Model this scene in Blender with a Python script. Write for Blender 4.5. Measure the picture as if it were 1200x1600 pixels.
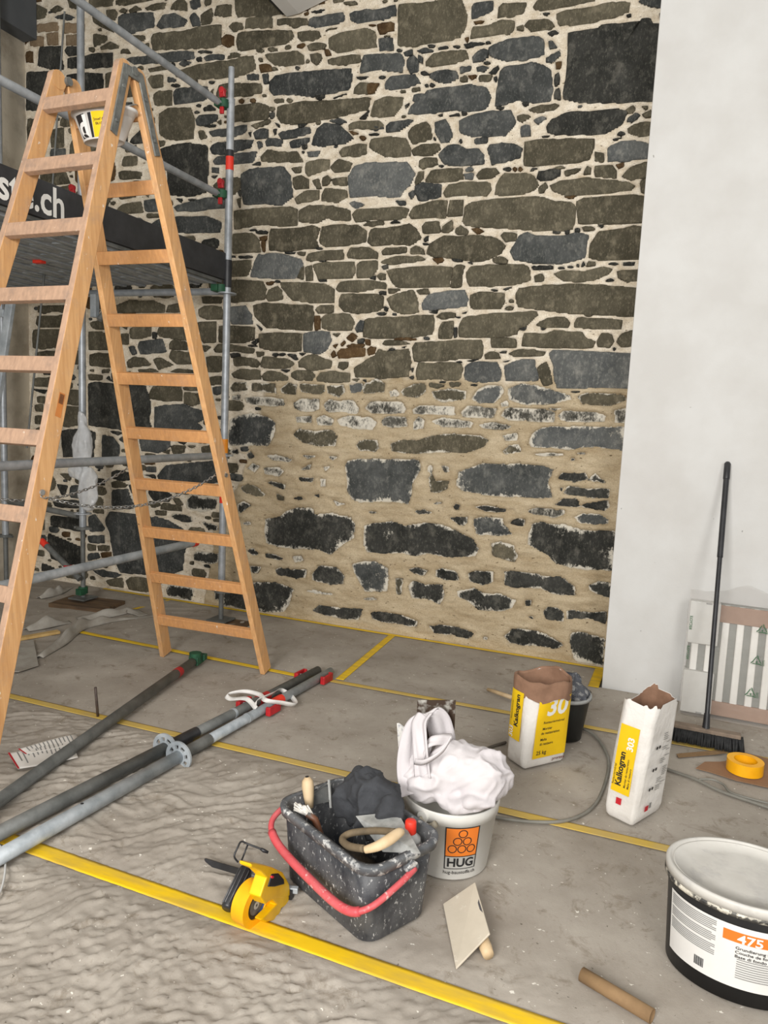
import bpy, bmesh, math, random
import numpy as np
from mathutils import Vector, Matrix
for o in list(bpy.data.objects): bpy.data.objects.remove(o)
scene = bpy.context.scene
C = scene.collection
random.seed(7)
PI = math.pi
# ---------------------------------------------------------------- camera
H = 1.5                                   # eye height above the floor
FPX = 1150.0                              # focal length for a 1200 x 1600 frame
YAW, PITCH, ROLL = (math.radians(a) for a in (21.351, 7.150, 2.684))
_f0 = Vector((-math.sin(YAW), math.cos(YAW), 0)); _r0 = Vector((math.cos(YAW), math.sin(YAW), 0)); _u0 = Vector((0, 0, 1))
FWD = math.cos(PITCH)*_f0 - math.sin(PITCH)*_u0
_up = math.sin(PITCH)*_f0 + math.cos(PITCH)*_u0
RT = math.cos(ROLL)*_r0 + math.sin(ROLL)*_up
UPV = -math.sin(ROLL)*_r0 + math.cos(ROLL)*_up
cam = bpy.data.cameras.new('camera'); camo = bpy.data.objects.new('camera', cam); C.objects.link(camo)
cam.sensor_fit = 'VERTICAL'; cam.sensor_height = 24.0; cam.lens = FPX/1600*24.0
cam.clip_start = 0.05; cam.clip_end = 60
m = Matrix((RT, UPV, -FWD)).transposed().to_4x4(); m.translation = (0, 0, H)
camo.matrix_world = m
scene.camera = camo
# ---------------------------------------------------------------- world and daylight
world = bpy.data.worlds.new('world'); scene.world = world; world.use_nodes = True
wb = world.node_tree.nodes['Background']; wb.inputs[0].default_value = (1.0, 0.985, 0.96, 1); wb.inputs[1].default_value = 0.31
def window_light(name, loc, look, sx, sy, power, col):
    l = bpy.data.lights.new(name, 'AREA'); l.shape = 'RECTANGLE'; l.size = sx; l.size_y = sy; l.energy = power; l.color = col
    o = bpy.data.objects.new(name, l); C.objects.link(o); o.location = loc
    o.rotation_euler = (Vector(look)-Vector(loc)).to_track_quat('-Z', 'Y').to_euler(); return o
window_light('window_daylight', (-0.8, -2.3, 2.35), (-0.7, 4.5, 2.1), 1.7, 1.6, 305, (1.0, 0.975, 0.94))
window_light('window_daylight', (2.2, -2.2, 2.7), (-0.9, 4.7, 3.1), 1.3, 1.6, 125, (1.0, 0.98, 0.95))
vs = scene.view_settings
scene.display_settings.display_device = 'sRGB'
vs.view_transform = 'Standard'; vs.look = 'None'; vs.exposure = -0.06; vs.gamma = 1.0; vs.use_curve_mapping = False
# ---------------------------------------------------------------- helpers
def ray(px, py): return RT*((px-600)/FPX) - UPV*((py-800)/FPX) + FWD
def FL(px, py, z=0.0):
    d = ray(px, py); return Vector((0, 0, H)) + d*((z-H)/d.z)
def WY(px, py, Y):
    d = ray(px, py); return Vector((0, 0, H)) + d*(Y/d.y)
def WX(px, py, X):
    d = ray(px, py); return Vector((0, 0, H)) + d*(X/d.x)
def S(r, g, b):
    f = lambda c: (c/255/12.92 if c/255 <= .04045 else ((c/255+.055)/1.055)**2.4)
    return (f(r), f(g), f(b), 1.0)
def basis(p0, p1):
    z = (Vector(p1)-Vector(p0)).normalized()
    x = z.orthogonal().normalized(); return x, z.cross(x), z
class MB:
    def __init__(s): s.v = []; s.f = []; s.sm = []
    def add(s, vs_, fs, smooth=False):
        n = len(s.v); s.v += [tuple(v) for v in vs_]; s.f += [tuple(i+n for i in f) for f in fs]; s.sm += [smooth]*len(fs); return s
    def box(s, c, size, M=None):
        hx, hy, hz = size[0]/2, size[1]/2, size[2]/2; c = Vector(c); M = M or Matrix.Identity(3)
        vs_ = [c + M @ Vector((a*hx, b*hy, d*hz)) for d in (-1, 1) for b in (-1, 1) for a in (-1, 1)]
        return s.add(vs_, [(0,2,3,1),(4,5,7,6),(0,1,5,4),(2,6,7,3),(0,4,6,2),(1,3,7,5)])
    def bar(s, p0, p1, w, t, wdir):
        # rectangular bar from p0 to p1, width w along wdir, thickness t across
        p0, p1 = Vector(p0), Vector(p1); z = (p1-p0).normalized(); x = Vector(wdir); x = (x - z*x.dot(z)).normalized(); y = z.cross(x)
        vs_ = [p + x*(a*w/2) + y*(b*t/2) for p in (p0, p1) for a, b in ((-1,-1),(1,-1),(1,1),(-1,1))]
        return s.add(vs_, [(3,2,1,0),(4,5,6,7),(0,1,5,4),(1,2,6,5),(2,3,7,6),(3,0,4,7)])
    def cyl(s, p0, p1, r0, r1=None, n=20, caps=True, hollow=0):
        r1 = r0 if r1 is None else r1; p0, p1 = Vector(p0), Vector(p1); x, y, z = basis(p0, p1)
        ring = lambda p, r: [p + x*(r*math.cos(2*PI*i/n)) + y*(r*math.sin(2*PI*i/n)) for i in range(n)]
        q = [(i, (i+1) % n) for i in range(n)]
        if hollow:
            vs_ = ring(p0, r0)+ring(p1, r1)+ring(p1, r1-hollow)+ring(p0, r0-hollow)
            fs = [(a+k*n, b+k*n, b+((k+1) % 4)*n, a+((k+1) % 4)*n) for k in range(4) for a, b in q]
            return s.add(vs_, fs, True)
        s.add(ring(p0, r0)+ring(p1, r1), [(a, b, b+n, a+n) for a, b in q], True)
        if caps: s.add(ring(p0, r0), [tuple(range(n-1, -1, -1))]); s.add(ring(p1, r1), [tuple(range(n))])
        return s
    def path(s, pts, r, n=8, closed=False):
        pts = [Vector(p) for p in pts]; m_ = len(pts); vs_ = []; prev = None
        rr = r if isinstance(r, (list, tuple)) else [r]*m_
        for i, p in enumerate(pts):
            a = pts[i-1] if (i or closed) else p; b = pts[(i+1) % m_] if (i < m_-1 or closed) else p
            z = (b-a).normalized()
            x = (prev - z*prev.dot(z)) if prev else z.orthogonal()
            x.normalize(); prev = x; y = z.cross(x)
            vs_ += [p + x*(rr[i]*math.cos(2*PI*k/n)) + y*(rr[i]*math.sin(2*PI*k/n)) for k in range(n)]
        fs = []
        for i in range(m_ if closed else m_-1):
            j = (i+1) % m_
            fs += [(i*n+k, i*n+(k+1) % n, j*n+(k+1) % n, j*n+k) for k in range(n)]
        if not closed: fs += [tuple(range(n-1, -1, -1)), tuple((m_-1)*n+k for k in range(n))]
        return s.add(vs_, fs, True)
    def lathe(s, prof, c=(0,0,0), n=48, sx=1, sy=1, M=None):
        c = Vector(c); M = M or Matrix.Identity(3); k = len(prof)
        vs_ = [c + M @ Vector((r*sx*math.cos(2*PI*i/n), r*sy*math.sin(2*PI*i/n), z)) for i in range(n) for r, z in prof]
        fs = [(i*k+j, ((i+1) % n)*k+j, ((i+1) % n)*k+j+1, i*k+j+1) for i in range(n) for j in range(k-1)]
        return s.add(vs_, fs, True)
    def prism(s, poly, c, M, t):
        # polygon in the local xy plane of M, extruded by t along local z
        c = Vector(c); n = len(poly)
        vs_ = [c + M @ Vector((x, y, z)) for z in (0, t) for x, y in poly]
        return s.add(vs_, [tuple(range(n-1, -1, -1)), tuple(range(n, 2*n))] + [(i, (i+1) % n, (i+1) % n+n, i+n) for i in range(n)])
    def grid(s, P):
        # P[i][j] points
        a, b = len(P), len(P[0])
        return s.add([p for row in P for p in row], [(i*b+j, (i+1)*b+j, (i+1)*b+j+1, i*b+j+1) for i in range(a-1) for j in range(b-1)], True)
    def build(s, name, mat, parent=None, bevel=0, smooth=None, solid=0):
        me = bpy.data.meshes.new(name); me.from_pydata(s.v, [], s.f); me.materials.append(mat)
        me.polygons.foreach_set('use_smooth', [bool(x) if smooth is None else smooth for x in s.sm]); me.update()
        return link(name, me, parent, bevel, solid)
def link(name, me, parent=None, bevel=0, solid=0):
    o = bpy.data.objects.new(name, me); C.objects.link(o)
    if parent is not None:
        o.parent = parent; o.matrix_parent_inverse = (parent.matrix_parent_inverse @ parent.matrix_basis).inverted() if parent.parent is None else world_m(parent).inverted()
    if solid:
        md = o.modifiers.new('solid', 'SOLIDIFY'); md.thickness = solid; md.offset = 0
    if bevel:
        md = o.modifiers.new('bevel', 'BEVEL'); md.width = bevel; md.segments = 2; md.limit_method = 'ANGLE'; md.angle_limit = math.radians(40)
    return o
def world_m(o):
    mm = o.matrix_parent_inverse @ o.matrix_basis if o.parent else o.matrix_basis
    return world_m(o.parent) @ mm if o.parent else mm
def thing(name, label, cat, loc=(0,0,0), group=None):
    o = bpy.data.objects.new(name, None); C.objects.link(o); o.location = loc; o.empty_display_size = .1
    return tag(o, label, cat, group)
def tag(o, label, cat, group=None):
    o['label'] = label; o['category'] = cat
    if group: o['group'] = group
    return o
def origin_to(o, p):
    # move the origin of an unparented mesh to p without moving the mesh
    o.data.transform(Matrix.Translation(-Vector(p))); o.location = p; return o
def struct(o): o['kind'] = 'structure'; return o
def rotz(a): return Matrix.Rotation(a, 3, 'Z')
# numpy value noise
_rng = np.random.RandomState(3)
_G = _rng.rand(256, 256)
def vn(x, y):
    xi = np.floor(x).astype(int); yi = np.floor(y).astype(int); fx = x-xi; fy = y-yi
    fx = fx*fx*(3-2*fx); fy = fy*fy*(3-2*fy)
    g = lambda a, b: _G[a % 256, b % 256]
    return (g(xi, yi)*(1-fx)+g(xi+1, yi)*fx)*(1-fy) + (g(xi, yi+1)*(1-fx)+g(xi+1, yi+1)*fx)*fy
def fbm(x, y, o=4):
    r = 0; a = .5
    for k in range(o): r = r+a*(vn(x*2**k+17.3*k, y*2**k+5.1*k)-.5); a *= .5
    return r*2
# ---------------------------------------------------------------- materials
def nodes(name):
    m_ = bpy.data.materials.new(name); m_.use_nodes = True; nt = m_.node_tree
    return m_, nt, nt.nodes['Principled BSDF']
def nd(nt, t, **kw):
    n = nt.nodes.new(t)
    for k, v in kw.items():
        if k in n.inputs: n.inputs[k].default_value = v
        else: setattr(n, k, v)
    return n
def noise(nt, scale, detail=4, rough=.6, coord='Object', stretch=None, dist=0):
    if coord == 'World': co = nd(nt, 'ShaderNodeNewGeometry').outputs['Position']
    else: co = nd(nt, 'ShaderNodeTexCoord').outputs[coord]
    if stretch:
        mp = nd(nt, 'ShaderNodeMapping'); mp.inputs['Scale'].default_value = stretch; nt.links.new(co, mp.inputs[0]); co = mp.outputs[0]
    n = nd(nt, 'ShaderNodeTexNoise', Scale=scale, Detail=detail, Roughness=rough, Distortion=dist); nt.links.new(co, n.inputs['Vector'])
    return n.outputs['Fac']
def ramp(nt, fac, a, b, ca=(0,0,0,1), cb=(1,1,1,1)):
    r = nd(nt, 'ShaderNodeValToRGB'); r.color_ramp.elements[0].position = a; r.color_ramp.elements[1].position = b
    r.color_ramp.elements[0].color = ca; r.color_ramp.elements[1].color = cb; nt.links.new(fac, r.inputs[0]); return r.outputs[0]
def mix(nt, fac, a, b, mode='MIX'):
    n = nd(nt, 'ShaderNodeMix', data_type='RGBA', blend_type=mode)
    for s_, v in ((0, fac), (6, a), (7, b)):
        if isinstance(v, (int, float)): n.inputs[s_].default_value = v
        elif isinstance(v, tuple): n.inputs[s_].default_value = v
        else: nt.links.new(v, n.inputs[s_])
    return n.outputs[2]
def math_(nt, op, a, b=None):
    n = nd(nt, 'ShaderNodeMath', operation=op)
    for i, v in enumerate((a, b)):
        if v is None: continue
        if isinstance(v, (int, float)): n.inputs[i].default_value = v
        else: nt.links.new(v, n.inputs[i])
    return n.outputs[0]
def bump(nt, bs, fac, strength, dist=.01):
    b = nd(nt, 'ShaderNodeBump', Strength=strength, Distance=dist); nt.links.new(fac, b.inputs['Height']); nt.links.new(b.outputs[0], bs.inputs['Normal'])
def simple(name, c1, c2=None, scale=20, rough=.6, metal=0, bumpk=0, bscale=60, stretch=None, lo=.35, hi=.65, spec=None, coord='Object', alpha=None, trans=None):
    m_, nt, bs = nodes(name); bs.inputs['Roughness'].default_value = rough; bs.inputs['Metallic'].default_value = metal
    if spec is not None: bs.inputs['Specular IOR Level'].default_value = spec
    if c2 is None: c2 = tuple(min(1, c*.85) for c in c1[:3])+(1,)
    nt.links.new(ramp(nt, noise(nt, scale, stretch=stretch, coord=coord), lo, hi, c1, c2), bs.inputs['Base Color'])
    if bumpk: bump(nt, bs, noise(nt, bscale, stretch=stretch, coord=coord), bumpk)
    if alpha is not None: bs.inputs['Alpha'].default_value = alpha
    if trans is not None: bs.inputs['Transmission Weight'].default_value = trans
    return m_
def splatter(name, base, base2, spot, amount=.6, scale=40, rough=.5, scale2=8, stretch=None):
    # plastic or metal splashed with mortar
    m_, nt, bs = nodes(name); bs.inputs['Roughness'].default_value = rough
    b = ramp(nt, noise(nt, 6), .3, .7, base, base2)
    f1 = ramp(nt, noise(nt, scale, 6, .65, stretch=stretch), amount, amount+.06)
    f2 = ramp(nt, noise(nt, scale2, 5, .7, stretch=stretch), .36, .62)
    f = math_(nt, 'MULTIPLY', f1, f2)
    haze = math_(nt, 'MULTIPLY', f2, .12)
    nt.links.new(mix(nt, f, mix(nt, haze, b, spot), spot), bs.inputs['Base Color'])
    bump(nt, bs, f, .3, .003)
    return m_
def stone_mat(name, c1, c2, speck, smear_col, lo, hi):
    m_, nt, bs = nodes(name); bs.inputs['Roughness'].default_value = .9; bs.inputs['Specular IOR Level'].default_value = .12
    rnd = nd(nt, 'ShaderNodeObjectInfo').outputs['Random']
    base = ramp(nt, noise(nt, 7, 6, .65, 'World'), .3, .72, c1, c2)
    k = nd(nt, 'ShaderNodeMapRange'); k.inputs[3].default_value = .75; k.inputs[4].default_value = 1.2; nt.links.new(rnd, k.inputs[0])
    cc = nd(nt, 'ShaderNodeCombineColor'); [nt.links.new(k.outputs[0], cc.inputs[i]) for i in range(3)]
    base = mix(nt, 1.0, base, cc.outputs[0], 'MULTIPLY')
    fine = noise(nt, 64, 7, .78, 'World', stretch=(1.3, 1, .7))
    base = mix(nt, ramp(nt, fine, .2, .75), mix(nt, 1.0, base, (.62, .62, .64, 1), 'MULTIPLY'), base)
    base = mix(nt, math_(nt, 'MULTIPLY', ramp(nt, fine, .54, .72), .55), base, speck)
    broad = math_(nt, 'MULTIPLY', ramp(nt, noise(nt, 11, 5, .7, 'World', stretch=(1.3, 1, 1.0)), .52, .75), .45)
    base = mix(nt, broad, base, speck)
    at = nd(nt, 'ShaderNodeAttribute', attribute_name='smear').outputs['Fac']
    n2 = noise(nt, 62, 7, .85, 'World', stretch=(1, 1, .6)); n3 = noise(nt, 9, 3, .6, 'World')
    wob = math_(nt, 'ADD', math_(nt, 'MULTIPLY', math_(nt, 'SUBTRACT', n2, .5), 2.6), math_(nt, 'MULTIPLY', math_(nt, 'SUBTRACT', n3, .5), 2.2))
    f = ramp(nt, math_(nt, 'ADD', at, wob), lo, hi)
    nt.links.new(mix(nt, f, base, smear_col), bs.inputs['Base Color'])
    bump(nt, bs, math_(nt, 'ADD', fine, math_(nt, 'MULTIPLY', f, .4)), .6, .012)
    return m_
def print_mat(name, c, rough=.6): return simple(name, c, tuple(x*.93 for x in c[:3])+(1,), 12, rough)
STONES = """
T 360 0 5
o 40 -60 310 -60 420 60 400 110 300 130 180 125 60 135 40 60
o 125 150 310 120 330 160 325 215 120 220
o 370 155 600 150 610 190 500 220 460 190 370 195
b 620 150 880 100 895 160 840 185 680 215 615 200
b 940 110 1050 85 1180 85 1290 40 1295 120 1200 155 1000 185 945 160
o 60 265 200 245 480 245 495 290 440 340 250 375 60 395 50 330
o 525 255 690 245 705 290 650 315 560 320 530 295
o 770 300 850 260 1050 225 1130 250 1140 365 1000 380 840 410 775 375
o 600 360 700 340 750 355 740 385 620 395
o 625 430 710 425 715 460 680 515 640 480
r 735 390 770 385 785 430 745 435
o 270 425 440 410 520 400 575 440 575 500 440 515 350 505 290 460
o 765 475 870 445 1010 430 1020 480 900 510 770 500
b 1045 435 1200 430 1330 425 1360 480 1340 565 1180 545 1020 570 1020 540
o 10 480 100 445 180 450 195 540 100 590 30 600 10 530
r 225 510 310 505 330 550 240 565
b 130 590 220 585 220 620 140 625
b 255 590 295 580 300 650 265 655
b 310 640 350 595 500 570 700 555 940 540 950 620 930 695 760 735 640 755 480 735 340 740 305 700
o 970 690 1010 645 1160 660 1120 735 965 730
k 985 605 1080 600 1050 620 990 615
k 510 520 540 545
k 670 745 740 780
k 800 770 910 730 860 755
r 70 775 110 810
r 160 775 200 805
o 345 775 420 805
o 440 770 485 800
o 310 840 350 870
o 205 385 265 410
o 300 375 370 405
o 590 465 615 495
o 220 455 250 480
o 330 530 370 555
o 0 415 75 440
o 35 835 220 810 305 840 295 930 200 945 35 950
o 370 840 560 800 800 790 1095 768 1075 860 1010 870 820 920 640 950 500 970 400 960 365 900
o 1125 790 1220 760 1350 765 1340 830 1280 900 1180 915 1095 905
k 1005 930 1090 860 1060 925
k 630 95 740 75 690 105
r 580 70 630 55 600 85
o 890 20 990 45
o 740 245 840 215 760 230
r 1080 195 1140 205
T 580 0 5
o 215 35 400 30 550 5 700 -10 725 60 745 120 735 220 690 290 600 320 450 340 330 365 215 355 215 200
r 50 200 120 185 185 185 180 240 70 270
b 60 305 165 300 170 390 70 395
o 100 278 150 288
b 790 60 800 30 950 5 945 85 860 125 790 145
o 1000 60 1030 35 1210 28 1190 100 1100 130 990 135
r 800 175 890 170 820 195
o 780 300 800 220 920 210 1020 165 1120 170 1110 240 1080 270 1040 265 940 275 850 290
b 920 375 1000 345 1070 315 1180 300 1300 295 1345 310 1350 430 1200 470 1050 475 960 450 925 430
b 790 450 880 385 912 400 912 450 840 490 800 490
o 430 490 490 430 620 405 740 400 760 460 640 500 480 520 430 515
b 280 470 330 435 365 470 370 560 310 575 280 520
b 370 430 405 450 400 495 372 480
b 260 415 325 390 320 435 270 440
b 360 400 420 380 490 400 400 415
k 520 375 600 360 600 380 530 390
k 445 355 500 375
k 640 360 695 375
k 725 350 800 335 890 340 800 365 740 375
k 895 325 930 345
r 730 300 760 290 750 335
b 690 525 780 520 770 555 700 570
b 825 530 870 515 915 530 880 560 830 555
b 455 580 580 550 660 560 680 610 600 650 530 640 460 605
o 700 610 750 595 750 640 700 640
r 755 590 830 590 790 625
o 850 595 945 595 930 635 850 640
k 920 570 990 515 1000 540 970 580
k 960 600 985 640
b 120 640 150 605 340 590 380 650 300 680 200 700 115 695
b 330 790 340 745 420 745 440 715 600 690 760 670 900 690 935 770 900 850 800 870 620 860 500 885 380 890 290 890 300 860 360 790
b 1010 560 1040 530 1150 520 1250 490 1340 515 1400 550 1415 700 1400 790 1280 805 1150 780 1050 815 970 830 985 720
k 60 595 110 615
k 200 385 245 410
k 420 660 445 680
k 460 655 500 680
k 260 825 300 805 270 850
k 980 835 1040 855
k 710 875 750 895
k 880 480 930 500
k 390 560 450 590
r -30 660 60 655 30 720 -20 740
T 800 0 5
o 170 60 200 10 440 -20 650 -10 640 10 450 45 350 60 260 80 190 80
o 350 110 380 95 600 60 780 25 920 25 910 90 830 125 660 165 520 195 370 195
b 990 10 1030 -10 1170 -10 1165 60 1080 50
o 100 200 130 165 290 155 330 200 300 230 150 240
o 40 220 90 200 90 240 40 240
k 280 260 340 240 365 260 310 280
k 240 110 300 105 270 125
b 285 325 320 325 355 380 300 385
b 270 455 370 400 375 435 310 490 270 485
r 340 490 385 485 380 540 345 540
k 335 590 365 570 370 660 335 680
k 340 700 370 690 380 785 335 770
k 440 260 680 225 700 200 880 185 1010 170 1020 150 1080 150 1090 190 1160 190 1160 480 1150 780 900 800 740 800 540 800 400 770 440 500
o 130 860 230 830 370 820 330 860 200 880
k 80 800 130 830
o 890 860 950 820 960 870 910 890
o 1010 830 1065 825 1050 860
T 360 170 5
o 165 130 310 85 320 110 200 155
b 185 190 240 160 300 165 295 225 200 235
b 380 195 480 170 620 145 630 190 500 225 400 235
b 275 260 300 235 410 250 400 290 290 290
b 460 260 540 240 620 225 610 260 530 300 470 300
k 530 115 600 120 570 145 535 145
b 210 265 240 255 255 290 225 315
b 650 260 680 160 740 120 850 130 960 230 900 270 720 295 640 280
b 780 100 850 80 910 105 860 122
o 925 130 980 105 1160 100 1195 130 1150 160 1020 155 930 155
o 845 340 880 310 1000 280 1060 280 1065 350 1000 370 870 370
o 240 380 290 325 400 345 520 340 565 410 480 415 340 415 245 405
k 170 440 235 415 235 440
b 90 520 130 490 200 470 420 460 470 530 490 690 400 750 250 740 110 745 95 650
o 590 420 700 400 775 400 770 470 680 500 610 525 590 500
o 785 460 850 395 950 430 930 490 820 500
o 480 470 560 455 550 495 510 505
o 490 540 560 530 615 560 610 620 510 630 495 580
o 645 565 690 550 710 620 680 625
o 720 540 760 520 790 550 770 590 720 605
o 795 550 910 535 915 600 800 590
o 500 700 600 640 690 640 690 710 520 740
o 715 680 740 625 910 640 910 690 840 730 715 715
g 930 530 975 450 1060 432 1240 425 1380 425 1445 510 1400 600 1350 640 1330 690 1260 690 1150 680 940 690 930 620
g 930 740 970 725 1045 750 980 780
o 30 800 200 785 470 770 525 790 525 905 400 915 250 900 30 940
o 540 800 620 760 800 765 940 800 940 870 830 870 760 850 680 890 540 880
o 955 830 985 790 1160 785 1300 770 1395 785 1370 850 1250 870 1110 865 980 885
k 1080 192 1165 208
r 920 170 1000 190 960 205
r 1010 215 1060 245
k 305 40 345 30 340 70 315 75
k 350 110 390 130 380 150
k 340 165 365 160 350 215
k 560 300 600 280 600 310 570 315
k 560 330 580 350
g 600 340 700 330 680 370 610 370
k 140 185 165 180 155 220
k 60 650 85 640 80 690
o 55 710 85 700 75 780
T 580 170 5
o 0 240 120 225 270 235 310 320 300 370 120 375 30 330 -10 300
b 0 110 60 100 95 150 30 170 -20 150
b 120 140 150 110 330 85 290 125 220 170 120 180
o 290 190 320 150 430 105 460 140 475 235 330 275 295 220
b 500 110 580 85 610 140 635 210 600 265 550 265 510 190
b 690 100 800 50 950 25 1090 20 1130 110 1050 210 920 215 790 215 700 190
o 320 330 400 285 530 280 540 320 470 365 330 365
b 530 360 600 290 680 285 740 320 840 315 880 370 880 430 640 445 570 430
b 910 310 930 285 1020 270 1100 275 1180 310 1160 380 1060 410 940 435 930 370
o 380 410 420 390 510 390 520 440 400 470 375 455
k 530 440 570 455
o 425 560 470 490 600 475 710 470 715 550 580 575 430 570
o 345 560 370 500 410 495 405 550 350 600
b 345 605 400 585 550 600 540 690 420 715 370 715 350 650
b 290 660 340 635 345 670 310 705
b 190 720 270 720 270 755 220 750
g 725 510 800 505 795 550 740 550
g 730 480 780 450 800 480 750 492
o 825 525 870 475 970 470 1000 500 940 545 840 545
o 565 660 610 600 760 575 930 585 935 640 900 680 720 675 580 690
o 970 670 990 570 1045 510 1200 510 1270 525 1305 600 1260 640 1180 665 1060 675
k 1030 458 1095 484
r 1105 460 1140 490
r 1150 455 1185 490
o 300 830 330 770 480 725 590 720 580 850 400 850 310 855
o 600 840 620 720 720 720 715 830 610 840
o 720 880 735 770 790 740 880 720 1100 700 1250 690 1340 700 1440 730 1560 735 1600 780 1590 880 1570 940 1480 950 1300 950 1100 935 900 925 740 910
k 610 60 690 40 690 60
k 710 35 750 50
k 520 55 560 40 550 58
k 490 225 505 250
k 690 240 710 275
T 800 170 5
o 40 60 90 45 145 65 80 105 45 90
g 170 90 240 60 270 70 200 120
g 70 140 140 125 140 210 75 215
k 270 140 310 90 420 35 600 25 800 5 900 20 860 120 720 195 500 200 340 200 280 180
b 895 95 960 35 1000 55 940 105
o 1020 50 1085 10 1100 60 1050 75
o 900 160 1000 115 1095 110 1090 200 1000 215 910 185
k 820 205 850 180 890 195 850 215
k 785 240 860 225 800 250
k 230 220 300 212 250 228
o 100 260 250 245 560 240 640 240 635 310 600 400 430 430 250 440 95 445 100 340
o 650 340 715 350 715 415 650 405
g 750 310 850 265 1000 260 1085 290 1080 380 880 410 755 410
r 810 440 870 425 875 455 830 465
o 650 450 780 445 815 480 810 540 650 525
o 860 530 930 460 1070 415 1065 530 930 555
k 195 545 210 490 260 490 300 480 380 480 375 520 310 555 220 560
o 410 490 540 465 500 500 420 525
o 330 465 380 450 420 465 340 475
o 560 510 590 450 620 460 610 510
o 210 620 260 580 275 610 240 660 215 655
o 300 600 380 570 580 545 740 560 900 580 960 600 930 630 720 660 540 675 410 670 320 640
r 410 690 500 680 470 705
o 510 730 560 705 820 690 930 675 1050 695 1040 885 800 895 520 895
o 1005 560 1055 545 1050 660 1010 655
k 140 490 160 460 200 465
T 350 340 5
o 70 130 220 125 270 170 290 265 150 270 70 275
o 360 120 370 95 600 85 690 65 750 90 720 180 740 235 600 250 480 260 355 255
o 745 180 770 75 900 60 1050 65 1115 110 1110 190 960 215 800 225 750 200
k 250 105 345 125
r 275 155 340 145 330 175 285 180
r 295 190 325 185 325 270 305 270
k 115 303 225 318
k 200 90 250 104
g 205 460 240 350 270 285 300 300 350 280 450 285 600 330 620 370 590 420 560 475 400 475
o 60 345 210 335 215 380 185 455 60 460
o 640 330 660 285 780 265 930 255 935 320 800 330 680 340
o 570 275 640 270 630 300 580 290
k 475 270 560 284
o 960 290 990 240 1130 235 1170 265 1205 280 1200 320 1080 318 970 315
o 700 370 780 355 1020 350 1025 430 1000 470 860 475 740 480
o 640 390 690 375 690 490 645 495
o 575 470 600 400 625 390 620 485
o 1040 370 1080 345 1195 340 1195 400 1160 460 1040 470
k 1140 480 1190 455 1180 485
k 750 335 795 346
k 715 235 770 248
k 740 484 800 500
o 60 490 300 500 330 560 320 635 180 655 55 660
r 330 510 400 500 380 525 340 525
k 405 490 440 510
o 330 620 350 570 420 540 450 570 460 640 350 650
o 445 510 600 510 780 520 860 560 860 660 700 665 530 640 450 540
o 880 560 910 505 1040 495 1180 500 1265 520 1270 555 1200 550 1050 580 900 580
o 900 650 920 600 1040 600 1180 600 1240 610 1245 700 1200 730 1040 750 940 730 905 690
o 230 690 300 670 480 680 690 690 700 750 690 880 500 870 330 855 240 770
g 55 700 170 695 215 760 225 830 60 830
o 710 720 760 690 860 690 855 740 740 745
r 710 770 750 770 750 870 715 880
o 765 790 800 760 980 755 1020 820 1000 875 830 880 770 860
b 1025 870 1070 800 1095 810 1085 890 1040 895
k 255 835 300 870 290 885
T 570 340 5
o 0 800 100 785 250 785 400 770 535 765 540 870 520 910 400 930 270 940 100 945 -10 930 -10 860
o -15 60 20 35 140 30 150 50 60 65
k 200 45 240 20 280 40
o 25 190 50 95 200 85 350 55 400 90 440 160 360 215 220 205 60 220
o 450 70 480 45 580 30 590 120 460 120
o 605 70 680 20 690 90 650 120 600 110
o 710 100 750 65 810 105 800 130 715 130
r 835 90 880 85 930 110 880 130
k 460 170 500 140 490 180 465 190
k 455 200 500 212
o 480 280 510 210 620 145 720 150 850 140 1020 160 1100 220 1060 280 960 330 860 340 640 310 540 305
r 530 320 600 315 620 340 570 360
k 680 325 770 335 760 345 690 340
k 800 350 840 345 840 365
o 1060 140 1090 120 1190 125 1180 180 1100 190
o 1000 330 1050 305 1115 330 1110 355 1020 355
o 135 270 170 245 325 235 330 275 200 285 140 290
o 355 240 400 225 460 250 465 285 360 280
o 125 350 230 310 420 305 480 325 380 345 200 365
k 135 385 180 365 180 400 150 405
o 100 460 130 435 160 440 165 485 120 490
k 40 475 85 455 80 485
o 170 415 280 400 500 380 680 390 690 440 660 500 665 540 460 545 250 540 220 510
o 695 400 720 375 780 380 760 450 755 540 680 545 690 460
o 800 430 830 390 980 372 1180 370 1270 380 1290 430 1290 490 1180 520 1000 535 820 535 800 500
k 110 580 170 575 165 600 120 600
o 185 560 280 560 230 590 190 590
o 175 640 240 605 380 570 410 640 420 740 310 755 220 720
o 405 570 490 560 505 595 430 595
g 450 680 500 605 640 580 780 570 805 640 790 690 620 710 460 720
o 825 610 900 585 1090 595 1090 660 1060 710 860 715 830 700
k 985 560 1040 575
k 1080 560 1150 545 1100 568
o 1130 640 1165 665
o 1090 715 1130 690 1165 700 1150 720
k 500 740 570 725 565 750
o 560 775 600 745 710 750 700 780 600 790
k 755 750 800 735 790 750
k 710 775 750 785
k 90 750 150 740 170 755 120 765
k 155 690 185 710 170 735 150 725
o 745 830 770 785 1000 755 1190 745 1340 740 1350 760 1300 800 1260 840 1200 860 1190 910 1080 930 860 935 740 930
T 790 340 5
b 40 270 110 150 170 120 240 150 460 150 540 130 650 140 630 200 615 310 560 330 440 360 220 355 70 325
o 650 310 670 200 730 110 900 95 1000 65 1070 75 1060 320 880 330 750 335
k 370 110 430 125
k 465 105 500 100 490 135 465 130
k 540 85 580 80 580 110 540 110
o 600 80 650 70 700 85 690 100 610 105
k 720 60 770 60 750 80
k 200 385 370 380 370 400 210 405
k 410 388 460 400
k 485 378 530 392
k 590 385 610 340 620 370
k 555 365 575 385
o 630 380 650 345 700 345 700 375
k 800 355 880 370
k 920 355 1010 350 1000 370 920 370
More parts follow.
